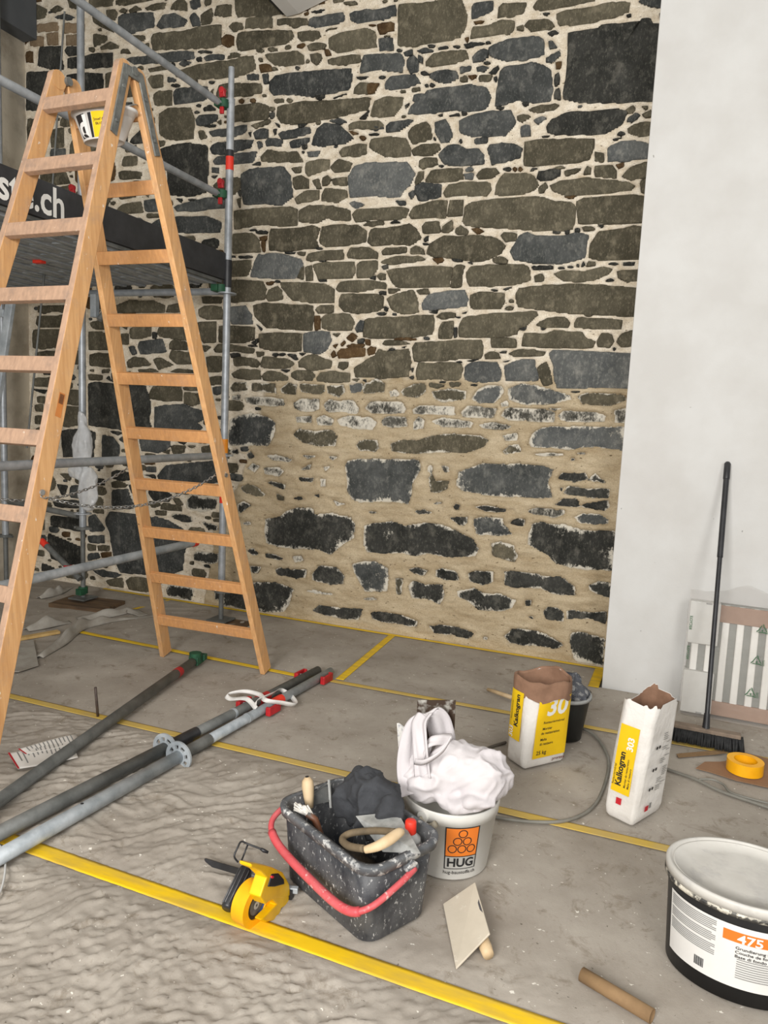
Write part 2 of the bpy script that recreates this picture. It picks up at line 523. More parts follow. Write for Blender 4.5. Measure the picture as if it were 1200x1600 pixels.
o 225 460 290 440 300 490 230 505
o 375 440 450 420 620 425 750 390 835 400 800 440 680 490 560 500 450 490
k 775 495 820 475 850 490 800 500
o 870 420 1045 410 1040 490 950 500 885 470
o 80 600 110 555 300 535 500 525 700 530 880 545 1035 555 1025 700 1010 770 800 760 500 745 300 720 100 695
o 0 700 40 690 60 700 30 720
o 240 840 330 790 460 785 500 820 490 860 300 855
o 540 830 560 785 640 790 680 800 800 795 910 810 900 870 720 865 540 855
o 620 755 680 772
T 350 500 5
k 215 180 265 145 260 180 240 190
k 190 195 260 210
o 275 110 420 100 610 110 605 240 560 245 400 240 275 215
g 620 110 720 90 820 95 838 160 800 235 740 265 625 245
o 845 110 910 105 880 130
r 960 140 1000 100 1040 130 1000 170
r 910 190 940 160 950 180 920 205
r 850 200 890 185 870 220
k 1040 155 1095 145 1090 180 1045 180
r 1100 150 1140 150 1140 200 1110 190
r 960 205 1000 190 1100 190 1090 210 970 215
r 840 270 860 240 880 280 850 295
r 885 260 920 230 1100 220 1105 280 980 290 900 300
r 1120 230 1150 210 1185 215 1180 260 1130 275
o 70 300 100 285 250 310 285 345 260 370 200 355 80 355
k 50 265 120 260 130 280 60 290
o 255 250 310 250 310 275 260 290
o 290 350 310 290 400 300 500 310 560 345 520 365 400 380 290 365
k 380 260 420 285
k 430 260 480 280
k 500 270 560 270 580 310 550 310
k 590 260 640 260 610 280
o 585 330 640 290 700 270 780 305 840 320 835 370 760 390 660 395 630 365 590 365
o 890 370 900 330 970 330 965 370 930 390
k 445 390 520 390 490 410
o 60 420 130 390 280 395 290 460 180 465 80 445
o 300 440 340 405 430 410 505 450 500 475 310 470
o 530 420 570 400 690 405 718 440 690 475 560 465 530 440
o 725 450 760 410 850 405 980 420 985 480 860 490 730 475
o 1000 465 1060 460 1040 480
k 1085 470 1130 465 1110 485
o* 50 530 80 490 170 490 180 540 60 560
o* 215 495 400 500 410 570 220 550
o* 440 540 500 490 570 510 560 580 450 570
o* 590 500 780 510 790 560 740 585 600 560
o* 805 520 930 510 945 560 900 605 810 570
g* 980 510 1080 495 1075 560 990 570
w 160 610 330 600 460 620 480 670 300 670 170 640
w 540 650 600 615 740 620 740 700 640 720 550 690
w 780 660 820 620 900 635 1000 625 1055 690 1040 730 800 715
w 560 760 680 750 690 800 570 800
w 720 770 780 745 855 780 840 820 730 820
w 880 780 960 750 1150 760 1190 800 1160 860 1000 845 900 820
b* 40 790 110 755 200 730 320 750 400 800 400 860 375 930 340 980 200 975 40 975
w 60 590 120 590 120 620 60 625
T 570 500 5
o -85 380 -20 340 20 310 80 280 110 230 160 250 340 230 360 330 340 440 150 455 -70 445
o* -15 540 0 500 90 455 155 500 150 560 50 570 -10 575
w -5 690 40 640 280 640 320 690 300 730 60 730
o 580 145 585 70 610 20 690 15 685 90 680 145
k 700 60 720 60 718 135 700 140
o 375 220 400 180 560 175 720 165 910 160 925 220 910 295 740 300 600 320 390 320
o 985 140 1100 140 1180 150 1180 210 990 215
o 135 190 160 165 270 160 350 185 200 195
k 180 240 210 215 240 235
k 285 215 320 205 310 220
r 230 143 400 158
o 940 275 970 250 1040 255 1060 300 940 305
o 405 430 420 335 500 345 640 335 750 340 765 380 745 470 580 460 410 465
g 780 470 790 370 830 335 1030 335 1065 400 1060 475 920 490
k 795 320 890 305 840 325
k 715 323 760 334
k 1060 255 1110 240 1100 258
k 1080 325 1140 315 1100 330
k 360 380 380 370 375 415
k 345 450 385 435 380 465
o* 280 560 380 500 470 495 480 560 410 600 300 590
w 190 560 240 540 275 590 200 600
o 505 490 630 515 570 530 510 520
k 585 480 640 492
o 660 490 750 495 740 520 670 520
k 830 503 880 516
o* 520 560 680 535 790 560 790 620 600 640 530 600
g* 830 620 890 540 960 510 1060 515 1085 560 1020 650 900 650
w 370 700 420 670 700 675 705 740 500 735 380 730
w 750 720 800 670 1030 690 1000 760 860 760 760 750
w 130 790 170 755 320 760 330 830 200 840 140 820
w 380 800 420 755 470 790 450 850 380 855
w 520 790 600 765 850 800 830 840 600 830
w 890 820 980 800 1160 830 1100 855 920 845
T 770 500 5
o 235 150 250 110 400 115 480 90 700 100 720 150 800 170 780 215 620 215 380 210 230 200
o 820 170 850 105 930 115 945 170 910 215 825 205
o 970 170 1010 110 1105 80 1100 200 1000 210
k 940 215 960 238
k 190 70 200 50 260 50 250 80
k 375 60 410 75
o 125 265 200 235 320 240 410 250 400 275 200 285
k 50 255 110 240 100 260
g 95 360 200 320 325 310 330 370 360 420 355 470 200 475 105 475
o 350 375 420 330 440 400 465 495 400 510 370 440
g 440 260 470 240 700 245 850 255 1090 265 1080 390 1065 535 860 525 700 530 500 530 480 460 475 350
k 610 556 680 568
g* 120 540 220 505 320 510 480 560 600 590 610 620 480 650 250 665 130 620
o* 660 600 720 575 1000 580 1050 620 940 660 900 670 700 655
w 60 750 100 690 230 690 400 700 480 720 480 800 300 790 120 780
w 510 750 560 710 800 720 880 750 870 790 600 795 530 780
w 950 700 1040 690 1035 810 955 800
w 60 650 110 630 120 670 70 680
w 430 690 540 690 480 708
T 770 660 5
g* 285 160 310 90 380 45 500 35 1030 40 1020 220 840 190 720 195 600 215 480 195 300 190
k* 135 790 180 755 255 760 240 810 170 800
k* 510 440 540 400 720 400 740 440 640 465 580 450
k* 745 450 800 400 880 470 800 460
k* 550 555 590 500 740 520 910 520 915 590 760 585 620 560
k* 490 640 540 600 650 600 680 650 900 610 910 660 880 685 700 660 520 650
k* 525 510 545 510 540 550
w 660 235 720 250
k* 610 280 640 300
w 270 690 330 670 560 690 560 720 480 740 300 710
b* 640 740 700 710 830 720 900 760 910 790 800 795 680 785
k* 285 870 310 800 370 775 450 800 560 800 700 840 820 850 955 850 945 1160 840 1150 720 1150 600 1130 500 1100 420 1030 280 950
w 330 240 550 260
T 350 660 5
o* 540 95 590 50 700 70 850 60 880 110 870 185 740 185 620 155
o* 1030 180 1060 140 1190 140 1210 200 1180 225 1060 220
k* 50 220 100 210 110 240 60 250
k* 180 250 210 225 235 270 190 285
w 330 260 400 255 540 290 500 310 380 290
w 610 255 720 265 650 285
w 815 265 885 270 850 300
w 180 360 220 320 275 345 240 390
w 310 360 420 350 470 380 430 420 320 400
w 600 370 680 325 670 365
w 775 350 830 340 790 385
k* 580 430 700 435 690 465 600 455
w 750 440 790 440 790 500 755 500
k* 335 470 370 460 480 490 470 520 400 500
o* 130 510 190 480 260 510 325 570 260 580 150 540
o* 410 560 470 585 465 615 420 600
k* 540 595 590 580 630 600 580 610
k* 705 570 750 555 740 585
w 850 610 940 640 880 655
k* 105 640 160 615 210 650 130 705 110 690
w 150 780 210 800
b* 945 340 970 300 1060 285 1300 290 1520 290 1540 360 1480 460 1460 560 1440 640 1340 620 1230 620 1060 625 1000 600 965 540 960 450
k* 315 850 320 760 440 735 490 690 570 665 690 675 710 720 850 710 990 745 1025 810 1010 900 890 980 830 1030 740 990 560 985 420 970 330 940
w 1120 698 1190 712
T 570 660 5
o* 200 170 260 140 400 145 560 100 700 90 900 110 970 140 930 190 790 235 640 230 470 240 300 240 215 220
w 1080 105 1190 80 1190 140 1100 140
o* 1080 230 1130 180 1200 170 1220 230 1100 250
b* 715 490 730 390 860 345 930 320 1050 330 1200 325 1400 345 1475 370 1430 470 1465 590 1300 585 1100 580 900 560 760 530
w 490 380 500 330 530 350 520 410
w 600 340 660 350 660 390 620 390
o* 500 430 520 395 550 460 660 460 640 520 580 550 510 540
k* 395 695 460 680 530 710 430 715
w 520 622 600 640
k* 695 640 740 680
k* 860 660 940 650 1160 690 1050 700 940 695
k* 660 745 800 740 800 790 760 810 700 770
b* 850 760 900 740 1075 750 1080 800 1150 875 1000 885 870 870
k* -10 960 -5 810 80 790 200 775 330 810 480 785 600 800 700 840 780 880 850 920 890 990 860 1040 750 1050 620 1045 500 1020 400 1050 280 1020 130 1025 20 1010
T 350 830 5
k* 185 150 220 130 280 180 230 190
k* 320 170 380 180 470 215 420 225 330 200
w 530 200 600 195 620 230 550 245
k* 205 275 290 280 260 330 210 320
k* 400 300 440 285 530 300 640 305 640 360 560 370 480 345 420 340
k* 685 340 740 270 880 280 935 350 930 410 830 420 690 380
b* 1000 260 1080 240 1180 240 1280 290 1285 380 1270 470 1150 470 1100 470 1060 400 1020 320
k* -20 480 20 400 200 400 390 400 500 435 540 460 510 560 470 630 340 630 200 610 -20 580
k* 690 620 740 580 900 600 1085 610 1050 690 900 680 780 650
w 640 470 700 460 860 490 840 502
w 1090 520 1190 540
T 570 830 5
k* 45 640 120 625 290 660 415 710 400 745 280 730 150 710 60 680
o* 990 100 1060 85 1160 110 1190 190 1170 240 1040 205 1000 190
k* 340 295 400 285 490 310 460 345 380 325
k* 555 300 610 290 720 320 735 380 640 385 560 350
k* 805 330 870 315 1000 320 1000 400 920 420 820 390
o* 240 370 295 375 280 500 250 490
k* 340 430 380 390 470 420 610 415 620 500 590 570 500 530 370 520
k* 720 470 850 445 930 490 1050 490 1180 540 1150 600 1060 620 880 610 820 550 730 510
k* 500 740 600 735 720 750 860 800 800 840 680 810 540 790
w 920 825 960 850
T 750 870 5
k* 185 110 260 110 400 130 520 155 620 150 740 240 740 300 600 295 480 250 370 240 270 240 195 220
k* 850 225 930 195 1020 210 1015 320 920 290 860 260
k* 350 345 400 340 395 380 360 380
k* 370 465 410 465 420 490
k* 500 430 530 390 600 400 655 440 650 500 520 485
k* 670 420 720 420 860 440 990 430 980 525 880 480 680 480
k* 190 620 250 565 420 570 540 620 650 690 600 715 480 695 350 690 230 670
k* 705 660 720 590 790 585 975 640 960 860 750 845 730 780
T 20 0 5
o 80 60 150 25 270 80 250 140 150 150 80 150
o 295 80 350 45 400 70 330 100
b 335 140 400 115 490 140 440 160
r 70 230 130 200 130 310 80 350
t 190 200 350 180 360 240 200 250
t 140 290 240 290 240 360 140 360
t 270 270 360 260 360 350 280 350
t 420 280 540 275 560 350 420 355
t 400 190 560 190 560 250 400 260
k 215 375 390 365 385 450 405 540 300 540 200 510
r 110 410 165 410 165 485 110 490
k 110 570 300 560 380 570 380 860 110 860
o 430 -20 570 -20 570 80 450 60
o 600 0 790 -10 780 40 600 65
o 620 130 670 100 720 150 800 190 790 250 700 210 630 170
o 730 80 800 80 820 110 800 155 750 155
o 630 270 740 290 740 320 640 365
o 680 370 760 330 830 360 820 375 690 385
k 410 400 430 370 560 370 540 420 440 440
k 430 460 530 450 640 420 780 415 780 520 640 530 430 530
k 420 590 560 570 700 580 710 690 600 715 540 720 420 650
o 725 580 800 560 790 690 730 700
o 600 375 640 380 640 410 600 400
T 180 0 5
o 5 10 130 -20 300 0 200 20 100 40 10 35
o 235 65 300 35 400 25 380 70 250 80
o 430 70 470 10 520 -20 565 40 560 80 480 75
b 585 10 660 -20 665 50 620 75 590 60
o 700 10 750 -20 750 30 710 50
o 110 85 160 50 210 75 130 105
o 30 90 60 70 100 80 80 105
b 30 140 60 115 200 105 300 105 310 210 200 240 100 275 30 240
b 320 200 370 125 460 105 560 160 530 205 350 220
b 585 140 620 100 660 150 665 205 610 205
o 670 120 750 65 765 110 750 185 680 195
o 780 120 800 55 910 45 910 120 850 130
o 285 300 300 270 540 250 640 220 830 200 830 350 740 375 560 380 440 385 300 390
r 835 310 870 275 930 290 930 350 890 375 840 350
o 885 210 920 180 990 185 1000 220 930 250
o 100 310 150 285 240 290 230 320 120 330
o 180 370 270 345 270 380 200 385
o 50 400 100 385 120 415 50 420
b 90 460 200 450 280 430 460 410 610 405 620 460 500 475 330 490 150 500
b 500 500 540 475 600 490 540 520
b 690 450 760 430 850 430 850 460 710 470
o 880 440 980 420 970 445 880 455
k 640 450 680 480
k 650 402 760 415
k 440 495 470 520
o 465 570 560 540 720 500 900 480 1080 445 1100 540 960 600 740 615 580 620 480 600
o 260 540 420 515 430 540 280 565
b 410 600 480 625 470 640 410 640
o 255 620 280 595 370 585 370 680 290 685
o 300 740 340 715 440 710 440 820 310 820
b 460 720 480 700 720 680 740 750 690 790 600 795 465 815
o 790 760 810 670 900 655 1140 660 1145 720 1040 750 940 750 800 775
o 745 720 770 695 760 750
o 590 640 640 625 640 660
k 730 636 780 652
k 440 660 510 680
k 690 850 740 820 790 860 700 870
k 635 818 675 836
k 620 868 660 888
T 180 170 5
o 345 40 420 0 590 -5 620 80 615 230 500 245 400 235 345 190
b 635 90 660 60 800 50 800 90 720 130 640 130
o 650 180 690 175 720 230 670 240
o 800 110 830 90 830 130
k 695 140 790 125 780 145
b 730 180 860 160 1030 130 1020 185 930 215 760 210
b 745 310 780 275 960 250 1080 250 1060 300 860 360 760 350
b 765 410 800 380 1000 350 1105 340 1080 420 930 435 780 430
b 760 460 815 465 810 500 760 500
k 750 530 800 520 780 545
o 770 600 850 545 985 545 980 620 930 670 780 640
k 355 320 470 285 560 270 720 295 730 480 710 650 600 685 420 670 410 480
k 215 350 240 310 270 380 220 380
k 120 260 230 140 240 260 150 275
b 460 770 540 740 700 700 860 700 860 770 640 795 480 800
k 480 705 530 705 520 735
k 570 706 630 720
b 285 900 340 870 500 845 720 845 830 890 820 960 600 970 400 955 290 940
o 10 790 60 750 200 725 220 810 60 815
b 230 720 340 710 350 800 240 800
o 30 650 180 650 160 690 40 705
o 200 640 270 645 260 690
o 250 820 345 830 340 845 250 850
b 0 870 200 860 240 890 0 910
o 30 500 100 490 210 500 200 545 40 550
T 0 0 3
o 240 610 300 600 300 690 240 690
b 240 700 310 700 310 745 240 745
o 190 820 310 810 330 860 200 870
o 260 885 340 870 345 915 270 920
o 130 560 230 560 220 680 130 690
T 30 460 7.5
o 230 140 590 140 590 215 470 200 380 200 300 225 230 205
o 200 340 215 260 400 260 600 240 760 260 760 380 400 385 230 375
o 165 420 400 415 700 410 760 430 760 640 400 620 280 640 160 620
o 210 690 300 670 700 665 760 680 760 810 210 810
o 830 340 1000 290 1150 290 1180 400 1040 415 870 395
o 815 440 940 440 1080 480 1200 490 1200 640 815 645
o 830 710 940 690 1200 720 1250 850 1040 850 830 830
T 160 430 5
o 110 240 210 200 400 205 490 240 490 290 120 290
o 520 240 620 220 620 290 500 290
o 755 270 800 245 935 250 940 345 830 345 760 320
o 780 170 940 175 930 220 790 215
o 150 390 200 395 190 425
o 215 420 260 400 380 400 385 470 300 495 220 490
o 430 450 450 395 520 385 650 385 670 510 600 500 450 475
o 745 370 890 365 890 520 790 530 760 460
o 915 400 1000 400 1190 410 1190 500 1100 530 1000 525 915 520
b 275 560 290 520 470 500 500 600 300 615
o 525 540 560 505 670 530 670 585 530 575
o 520 640 540 590 700 610 710 690 580 690
o 190 680 240 640 330 650 380 700 200 720
o 395 660 450 645 550 700 440 735
b 210 560 250 555 275 610 240 625
k 395 450 430 450 420 500 395 495
o 150 460 210 460 210 540 160 540
o 780 550 850 560 800 600
o 870 580 900 545 1000 545 1190 580 1180 610 1050 590 880 600
o 810 640 930 635 930 750 830 755
o 840 800 930 790 930 850 850 855
b 865 880 930 870 930 930 870 930
o 280 740 400 735 440 755 290 760
o 530 755 600 735 740 750 730 765
b 70 770 100 750 120 840 80 830
o 0 740 60 735 50 760 0 765
k 30 810 50 785 75 830
T 160 600 5
k -105 0 -60 -10 130 0 260 0 340 20 360 80 380 150 370 300 385 335 260 335 180 360 60 340 -100 320
o 370 80 400 20 620 15 625 130 480 130 370 110
o 630 30 760 10 765 50 640 45
o 640 65 720 75 760 150 700 170 640 150
o 725 80 760 75 765 135
b 415 185 500 170 640 160 700 190 800 215 820 260 740 300 780 340 760 365 600 360 410 345
b 290 420 530 440 530 490 440 535 310 520
o 535 490 560 480 650 485 640 530 560 555
k 590 450 660 450 640 475
o 665 480 730 485 700 500
o 335 545 410 565
o 470 530 530 510 520 545
b 430 720 500 640 640 625 860 605 900 640 920 760 800 785 620 760 440 740
k 75 690 120 675 240 700 240 740 160 755 80 735
o 75 770 130 755 195 790 180 805 80 805
b 0 400 90 420 135 480 130 560 110 590 0 590
k 60 370 160 380 120 400
b 130 430 190 400 200 440 180 460
b 340 650 420 650 420 685 340 685
k 330 710 410 710 420 740
b 205 790 260 790 265 870 230 850
T 160 770 5
b 75 0 80 -20 200 -25 215 30 250 100 240 120 80 125
k 360 0 365 -30 480 -20 540 20 520 70 400 55
o 370 70 450 75 455 100 390 115
o 460 100 480 80 620 110 620 140 460 125
o 550 40 600 50 630 95 580 95
o 415 140 500 145 505 175 425 170
k* 650 80 700 20 790 40 890 60 880 120 780 150 660 120
k* 530 185 560 165 690 190 700 225 620 220
k* 780 230 900 260 910 290 830 290
b 25 220 60 150 200 165 300 170 390 200 420 190 520 220 640 290 600 340 660 400 640 480 630 600 560 625 460 620 420 640 150 620 120 570 90 480 60 300
k* 715 490 740 460 850 475 910 480 905 545 850 555 720 525
k* 500 760 520 720 640 735 710 760 690 840 600 840 510 800
o 185 690 230 660 370 670 390 770 300 770 210 750
o 30 690 100 670 160 670 170 740 60 720
k* 870 740 920 690 980 690 940 800 930 860 880 830
T 0 760 5
k 440 110 560 110 630 120 620 170 450 160
k 400 240 560 270 640 350 560 330 440 300
b 690 240 740 220 820 330 800 350 700 350
o 730 180 810 185 810 210 730 205
b 690 390 820 385 815 440 700 435
o 690 450 750 460 750 500 690 500
o 765 465 860 465 855 500 770 500
r 790 520 870 515 870 545 800 555
b 690 530 770 520 785 555 690 580
k 380 370 640 480 630 600 540 610 400 560 370 450
k 330 600 430 640 330 660
b 730 660 800 655 950 690 900 710 800 700
T 0 560 3
o 160 95 280 90 270 130 165 130
k 155 145 225 150 210 165
o 175 180 210 180 210 210 175 205
o 165 220 205 215 205 250 170 245
o 235 150 380 150 370 220 240 200
o 215 220 380 230 370 310 320 320 220 300
o 165 270 200 270 195 310 165 305
o 170 330 220 320 220 370 175 360
k 290 340 400 330 450 350 440 460 300 460
o 280 540 340 545 330 575
k 270 590 320 600 300 650
k 250 670 370 670 370 700 260 690
k 240 740 400 750 400 810 380 810 240 780
o 415 75 480 80 480 100 420 100
"""
# ================================================================ the setting
YW = 4.745                                # plane of the stone wall
YP = 4.36                                 # front of the white wall
XP = -0.283                               # its left edge
XL = -5.12                                # left wall
CEIL = 4.75
M_plaster = simple('white_plaster', S(208, 208, 206), S(200, 199, 196), 3, .85, 0, .06, 90, coord='World')
def add_marks(m_):
    # scuffs and small dark specks that the wall paint carries
    nt = m_.node_tree; bs = nt.nodes['Principled BSDF']; src = bs.inputs['Base Color'].links[0].from_socket
    sp = ramp(nt, noise(nt, 26, 3, .5, 'World'), .775, .79); sm_ = math_(nt, 'MULTIPLY', ramp(nt, noise(nt, 1.7, 4, .6, 'World'), .5, .75), .28)
    c = mix(nt, sm_, src, S(190, 186, 182)); c = mix(nt, math_(nt, 'MULTIPLY', sp, .6), c, S(90, 86, 80)); nt.links.new(c, bs.inputs['Base Color'])
add_marks(M_plaster)
M_leftplaster = simple('old_plaster', S(190, 181, 164), S(150, 140, 124), 4, .9, 0, .3, 30, coord='World', lo=.45, hi=.7)
M_concrete = simple('concrete', S(120, 116, 110), S(104, 100, 95), 5, .9)
M_ceiling = simple('ceiling_white', S(225, 224, 220), S(216, 214, 210), 2, .9)
struct(MB().box((-1.2, 1.3, -.06), (8.4, 7.4, .1)).build('floor', M_concrete))
struct(MB().box(((XP+3.2)/2, YP+.25, 2.35), (3.2-XP, .5, 4.8)).build('wall_right', M_plaster, bevel=.004))
struct(MB().box((XL-.1, 2.9, 2.37), (.2, 4.2, 4.85)).build('wall_left', M_leftplaster))
struct(MB().box((-1.2, 1.3, CEIL+.05), (8.4, 7.4, .1)).build('ceiling', M_ceiling))

# ---- stone wall: every stone is traced in wall coordinates (x along the wall, z up)
def parse_stones():
    out = []; ox = oy = sc = 0
    for ln in STONES.strip().splitlines():
        p = ln.split()
        if p[0] == 'T': ox, oy, sc = float(p[1]), float(p[2]), float(p[3]); continue
        v = [float(a) for a in p[1:]]
        if len(v) == 4:
            x0, y0, x1, y1 = v; dx, dy = (x1-x0)*.28, (y1-y0)*.28; j = lambda d: random.uniform(-.5, 1)*d
            pts = [(x0, y0+dy+j(dy)), (x0+dx+j(dx), y0), (x1-dx-j(dx), y0), (x1, y0+dy+j(dy)), (x1, y1-dy-j(dy)), (x1-dx-j(dx), y1), (x0+dx+j(dx), y1), (x0, y1-dy-j(dy))]
        else: pts = [(v[i], v[i+1]) for i in range(0, len(v), 2)]
        w = [WY(ox+a/sc, oy+b/sc, YW) for a, b in pts]
        poly = np.array([(q.x, q.z) for q in w])
        poly[:, 0] = np.clip(poly[:, 0], XL+.01, XP+.09); poly[:, 1] = np.maximum(poly[:, 1], .015)
        kind = p[0][0]; smear = 2 if kind == 'w' else (1 if '*' in p[0] else 0)
        a = area(poly)
        if a < 0: poly = poly[::-1]; a = -a
        if a > 2e-5: out.append((kind, smear, poly, a))
    return out
def area(P): x, y = P[:, 0], P[:, 1]; return .5*np.sum(x*np.roll(y, -1)-np.roll(x, -1)*y)
stones = parse_stones()
GS = .009
gx = np.arange(XL, XP+.12, GS); gz = np.arange(-.02, CEIL, GS); NX, NZ = len(gx), len(gz)
GX, GZ = np.meshgrid(gx, gz, indexing='ij')
SD = np.full((NX, NZ), -.2)               # signed distance, positive inside a stone
FRONT = np.zeros((NX, NZ))
def rasterise(poly, front, pad=.05):
    i0 = max(0, int((poly[:, 0].min()-pad-XL)/GS)); i1 = min(NX, int((poly[:, 0].max()+pad-XL)/GS)+2)
    k0 = max(0, int((poly[:, 1].min()-pad+.02)/GS)); k1 = min(NZ, int((poly[:, 1].max()+pad+.02)/GS)+2)
    if i1 <= i0 or k1 <= k0: return
    X = GX[i0:i1, k0:k1]; Z = GZ[i0:i1, k0:k1]; d = np.full(X.shape, 9.); ins = np.zeros(X.shape, bool)
    for a, b in zip(poly, np.roll(poly, -1, 0)):
        e = b-a; L = e@e+1e-12; t = np.clip(((X-a[0])*e[0]+(Z-a[1])*e[1])/L, 0, 1)
        d = np.minimum(d, np.hypot(X-a[0]-t*e[0], Z-a[1]-t*e[1]))
        c = (a[1] > Z) != (b[1] > Z); xx = a[0]+(Z-a[1])*e[0]/(e[1]+(1e-12 if e[1] >= 0 else -1e-12)); ins ^= c & (X < xx)
    s = np.where(ins, d, -d); sub = SD[i0:i1, k0:k1]; F = FRONT[i0:i1, k0:k1]
    u = s > sub; sub[u] = s[u]; F[u] = front
# zone of the freshly filled joints (lower right of the wall)
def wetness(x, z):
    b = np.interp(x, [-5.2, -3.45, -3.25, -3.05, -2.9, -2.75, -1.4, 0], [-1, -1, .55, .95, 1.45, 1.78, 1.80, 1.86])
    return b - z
def mk_front(kind, smear): return (random.uniform(.004, .014) if smear == 0 else (random.uniform(.000, .006) if smear == 1 else random.uniform(-.002, .003)))
fr = []
for (kind, smear, poly, a) in stones:
    f = mk_front(kind, smear); fr.append(f); rasterise(poly, f)
# courses that the photograph does not show (above the frame, behind the deck and the pier)
def rnd_stone(cx, cz, w, h):
    n = 9; P = []
    for i in range(n):
        t = 2*PI*i/n; c, s_ = math.cos(t), math.sin(t); k = random.uniform(.86, 1.06)
        P.append((cx+w/2*k*math.copysign(abs(c)**.55, c), cz+h/2*k*math.copysign(abs(s_)**.55, s_)))
    return np.array(P)
def free(poly, gap):
    i0 = int((poly[:, 0].min()-XL)/GS); i1 = int((poly[:, 0].max()-XL)/GS)+1; k0 = int((poly[:, 1].min()+.02)/GS); k1 = int((poly[:, 1].max()+.02)/GS)+1
    if i0 < 0 or i1 >= NX or k0 < 2 or k1 >= NZ: return False
    return SD[i0:i1, k0:k1].max() < -gap
extra = []
for w, h, tries, gap in ((.42, .19, 900, .010), (.26, .12, 1800, .009), (.17, .08, 2600, .009), (.10, .045, 2600, .009), (.055, .022, 1500, .011), (.035, .014, 900, .011)):
    for _ in range(tries):
        x = random.uniform(XL+.05, XP+.05); z = random.uniform(.06, CEIL-.1)
        ww = w*random.uniform(.7, 1.25); hh = h*random.uniform(.75, 1.2)
        if wetness(x, z) > -.02: continue
        P = rnd_stone(x, z, ww, hh)
        if free(P, gap):
            f = random.uniform(.003, .010); k = random.choice('oooobkr'); a = area(P)
            if a < 0: P = P[::-1]; a = -a
            extra.append((k, 0, P, a, f)); rasterise(P, f)
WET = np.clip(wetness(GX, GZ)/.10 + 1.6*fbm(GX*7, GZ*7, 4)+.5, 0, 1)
SD = SD+.007*(1-WET)+.005*WET*(SD > -.03)
nz1 = fbm(GX*14, GZ*22, 4); nz2 = fbm(GX*55, GZ*80, 3); nz3 = fbm(GX*5+40, GZ*26, 4)
dist_out = np.clip(-SD, 0, .05)
up_h = .003 + .006*nz1 + .004*nz2 - .004*np.clip(dist_out/.02, 0, 1)
wet_h = .011*np.clip(dist_out/.018, 0, 1)**.7 + .003 + .015*nz3 + .006*nz1 + .004*nz2
MH = up_h*(1-WET) + wet_h*WET
edge = FRONT + .004
t = np.clip(1-dist_out/.012, 0, 1)
MH = MH*(1-t*.6) + edge*t*.6*(1-WET*.2) + WET*.002
inside = np.clip((SD - .002 - WET*(.001+.007*np.clip(nz2+nz1, -.4, .8)))/.004, 0, 1)
MH = MH*(1-inside) + np.minimum(MH, FRONT-.03)*inside
verts = np.empty((NX*NZ, 3)); verts[:, 0] = GX.ravel(); verts[:, 1] = (YW-MH).ravel(); verts[:, 2] = GZ.ravel()
ii, kk = np.meshgrid(np.arange(NX-1), np.arange(NZ-1), indexing='ij'); a_ = (ii*NZ+kk).ravel()
quads = np.stack([a_, a_+NZ, a_+NZ+1, a_+1], 1)
def np_mesh(name, verts, quads, mat, attrs={}, smooth=True):
    me = bpy.data.meshes.new(name); me.vertices.add(len(verts)); me.vertices.foreach_set('co', verts.astype(np.float32).ravel())
    me.loops.add(quads.size); me.loops.foreach_set('vertex_index', quads.astype(np.int32).ravel())
    me.polygons.add(len(quads)); me.polygons.foreach_set('loop_start', np.arange(0, quads.size, 4, dtype=np.int32))
    me.update(calc_edges=True); me.validate()
    me.polygons.foreach_set('use_smooth', [smooth]*len(me.polygons))
    for k, v in attrs.items():
        at = me.attributes.new(k, 'FLOAT', 'POINT'); at.data.foreach_set('value', v.astype(np.float32).ravel())
    me.materials.append(mat); return me
mm, nt, bs = nodes('joint_mortar'); bs.inputs['Roughness'].default_value = .95; bs.inputs['Specular IOR Level'].default_value = .1
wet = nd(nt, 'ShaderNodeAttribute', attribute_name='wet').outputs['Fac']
dry_c = ramp(nt, noise(nt, 16, 6, .7, 'World', stretch=(.7, 1, 1.2)), .28, .62, S(208, 192, 166), S(246, 237, 220))
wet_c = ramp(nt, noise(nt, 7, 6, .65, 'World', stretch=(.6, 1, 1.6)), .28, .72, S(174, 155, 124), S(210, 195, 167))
grit = ramp(nt, noise(nt, 130, 4, .7, 'World'), .3, .6, (.74, .72, .69, 1), (1, 1, 1, 1))
pit = ramp(nt, noise(nt, 38, 3, .6, 'World', stretch=(.7, 1, 1.5)), .29, .33, (.3, .27, .23, 1), (1, 1, 1, 1))
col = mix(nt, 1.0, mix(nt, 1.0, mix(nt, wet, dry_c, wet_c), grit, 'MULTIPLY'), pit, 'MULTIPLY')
nt.links.new(col, bs.inputs['Base Color'])
bump(nt, bs, noise(nt, 60, 6, .75, 'World', stretch=(.5, 1, 1.3)), .7, .012)
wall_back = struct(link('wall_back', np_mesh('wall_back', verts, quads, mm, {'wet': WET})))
struct(MB().box(((XL+XP)/2+.1, YW+.2, 2.36), (XP-XL+.4, .3, 4.8)).build('wall_core', M_concrete, wall_back))
SM_DRY, SM_WET = S(226, 216, 196), S(214, 209, 196)
PAL = {'o': (S(82, 78, 65), S(114, 108, 91), S(172, 162, 139)), 'b': (S(62, 65, 64), S(98, 100, 98), S(158, 157, 150)), 'g': (S(86, 89, 89), S(122, 124, 121), S(178, 176, 167)),
       'k': (S(46, 47, 44), S(76, 76, 72), S(138, 135, 125)), 'r': (S(82, 62, 42), S(112, 90, 62), S(150, 128, 98)), 't': (S(128, 108, 84), S(158, 138, 112), S(180, 166, 142)), 'w': (S(62, 62, 56), S(104, 102, 94), S(178, 174, 164))}
SMATS = {}
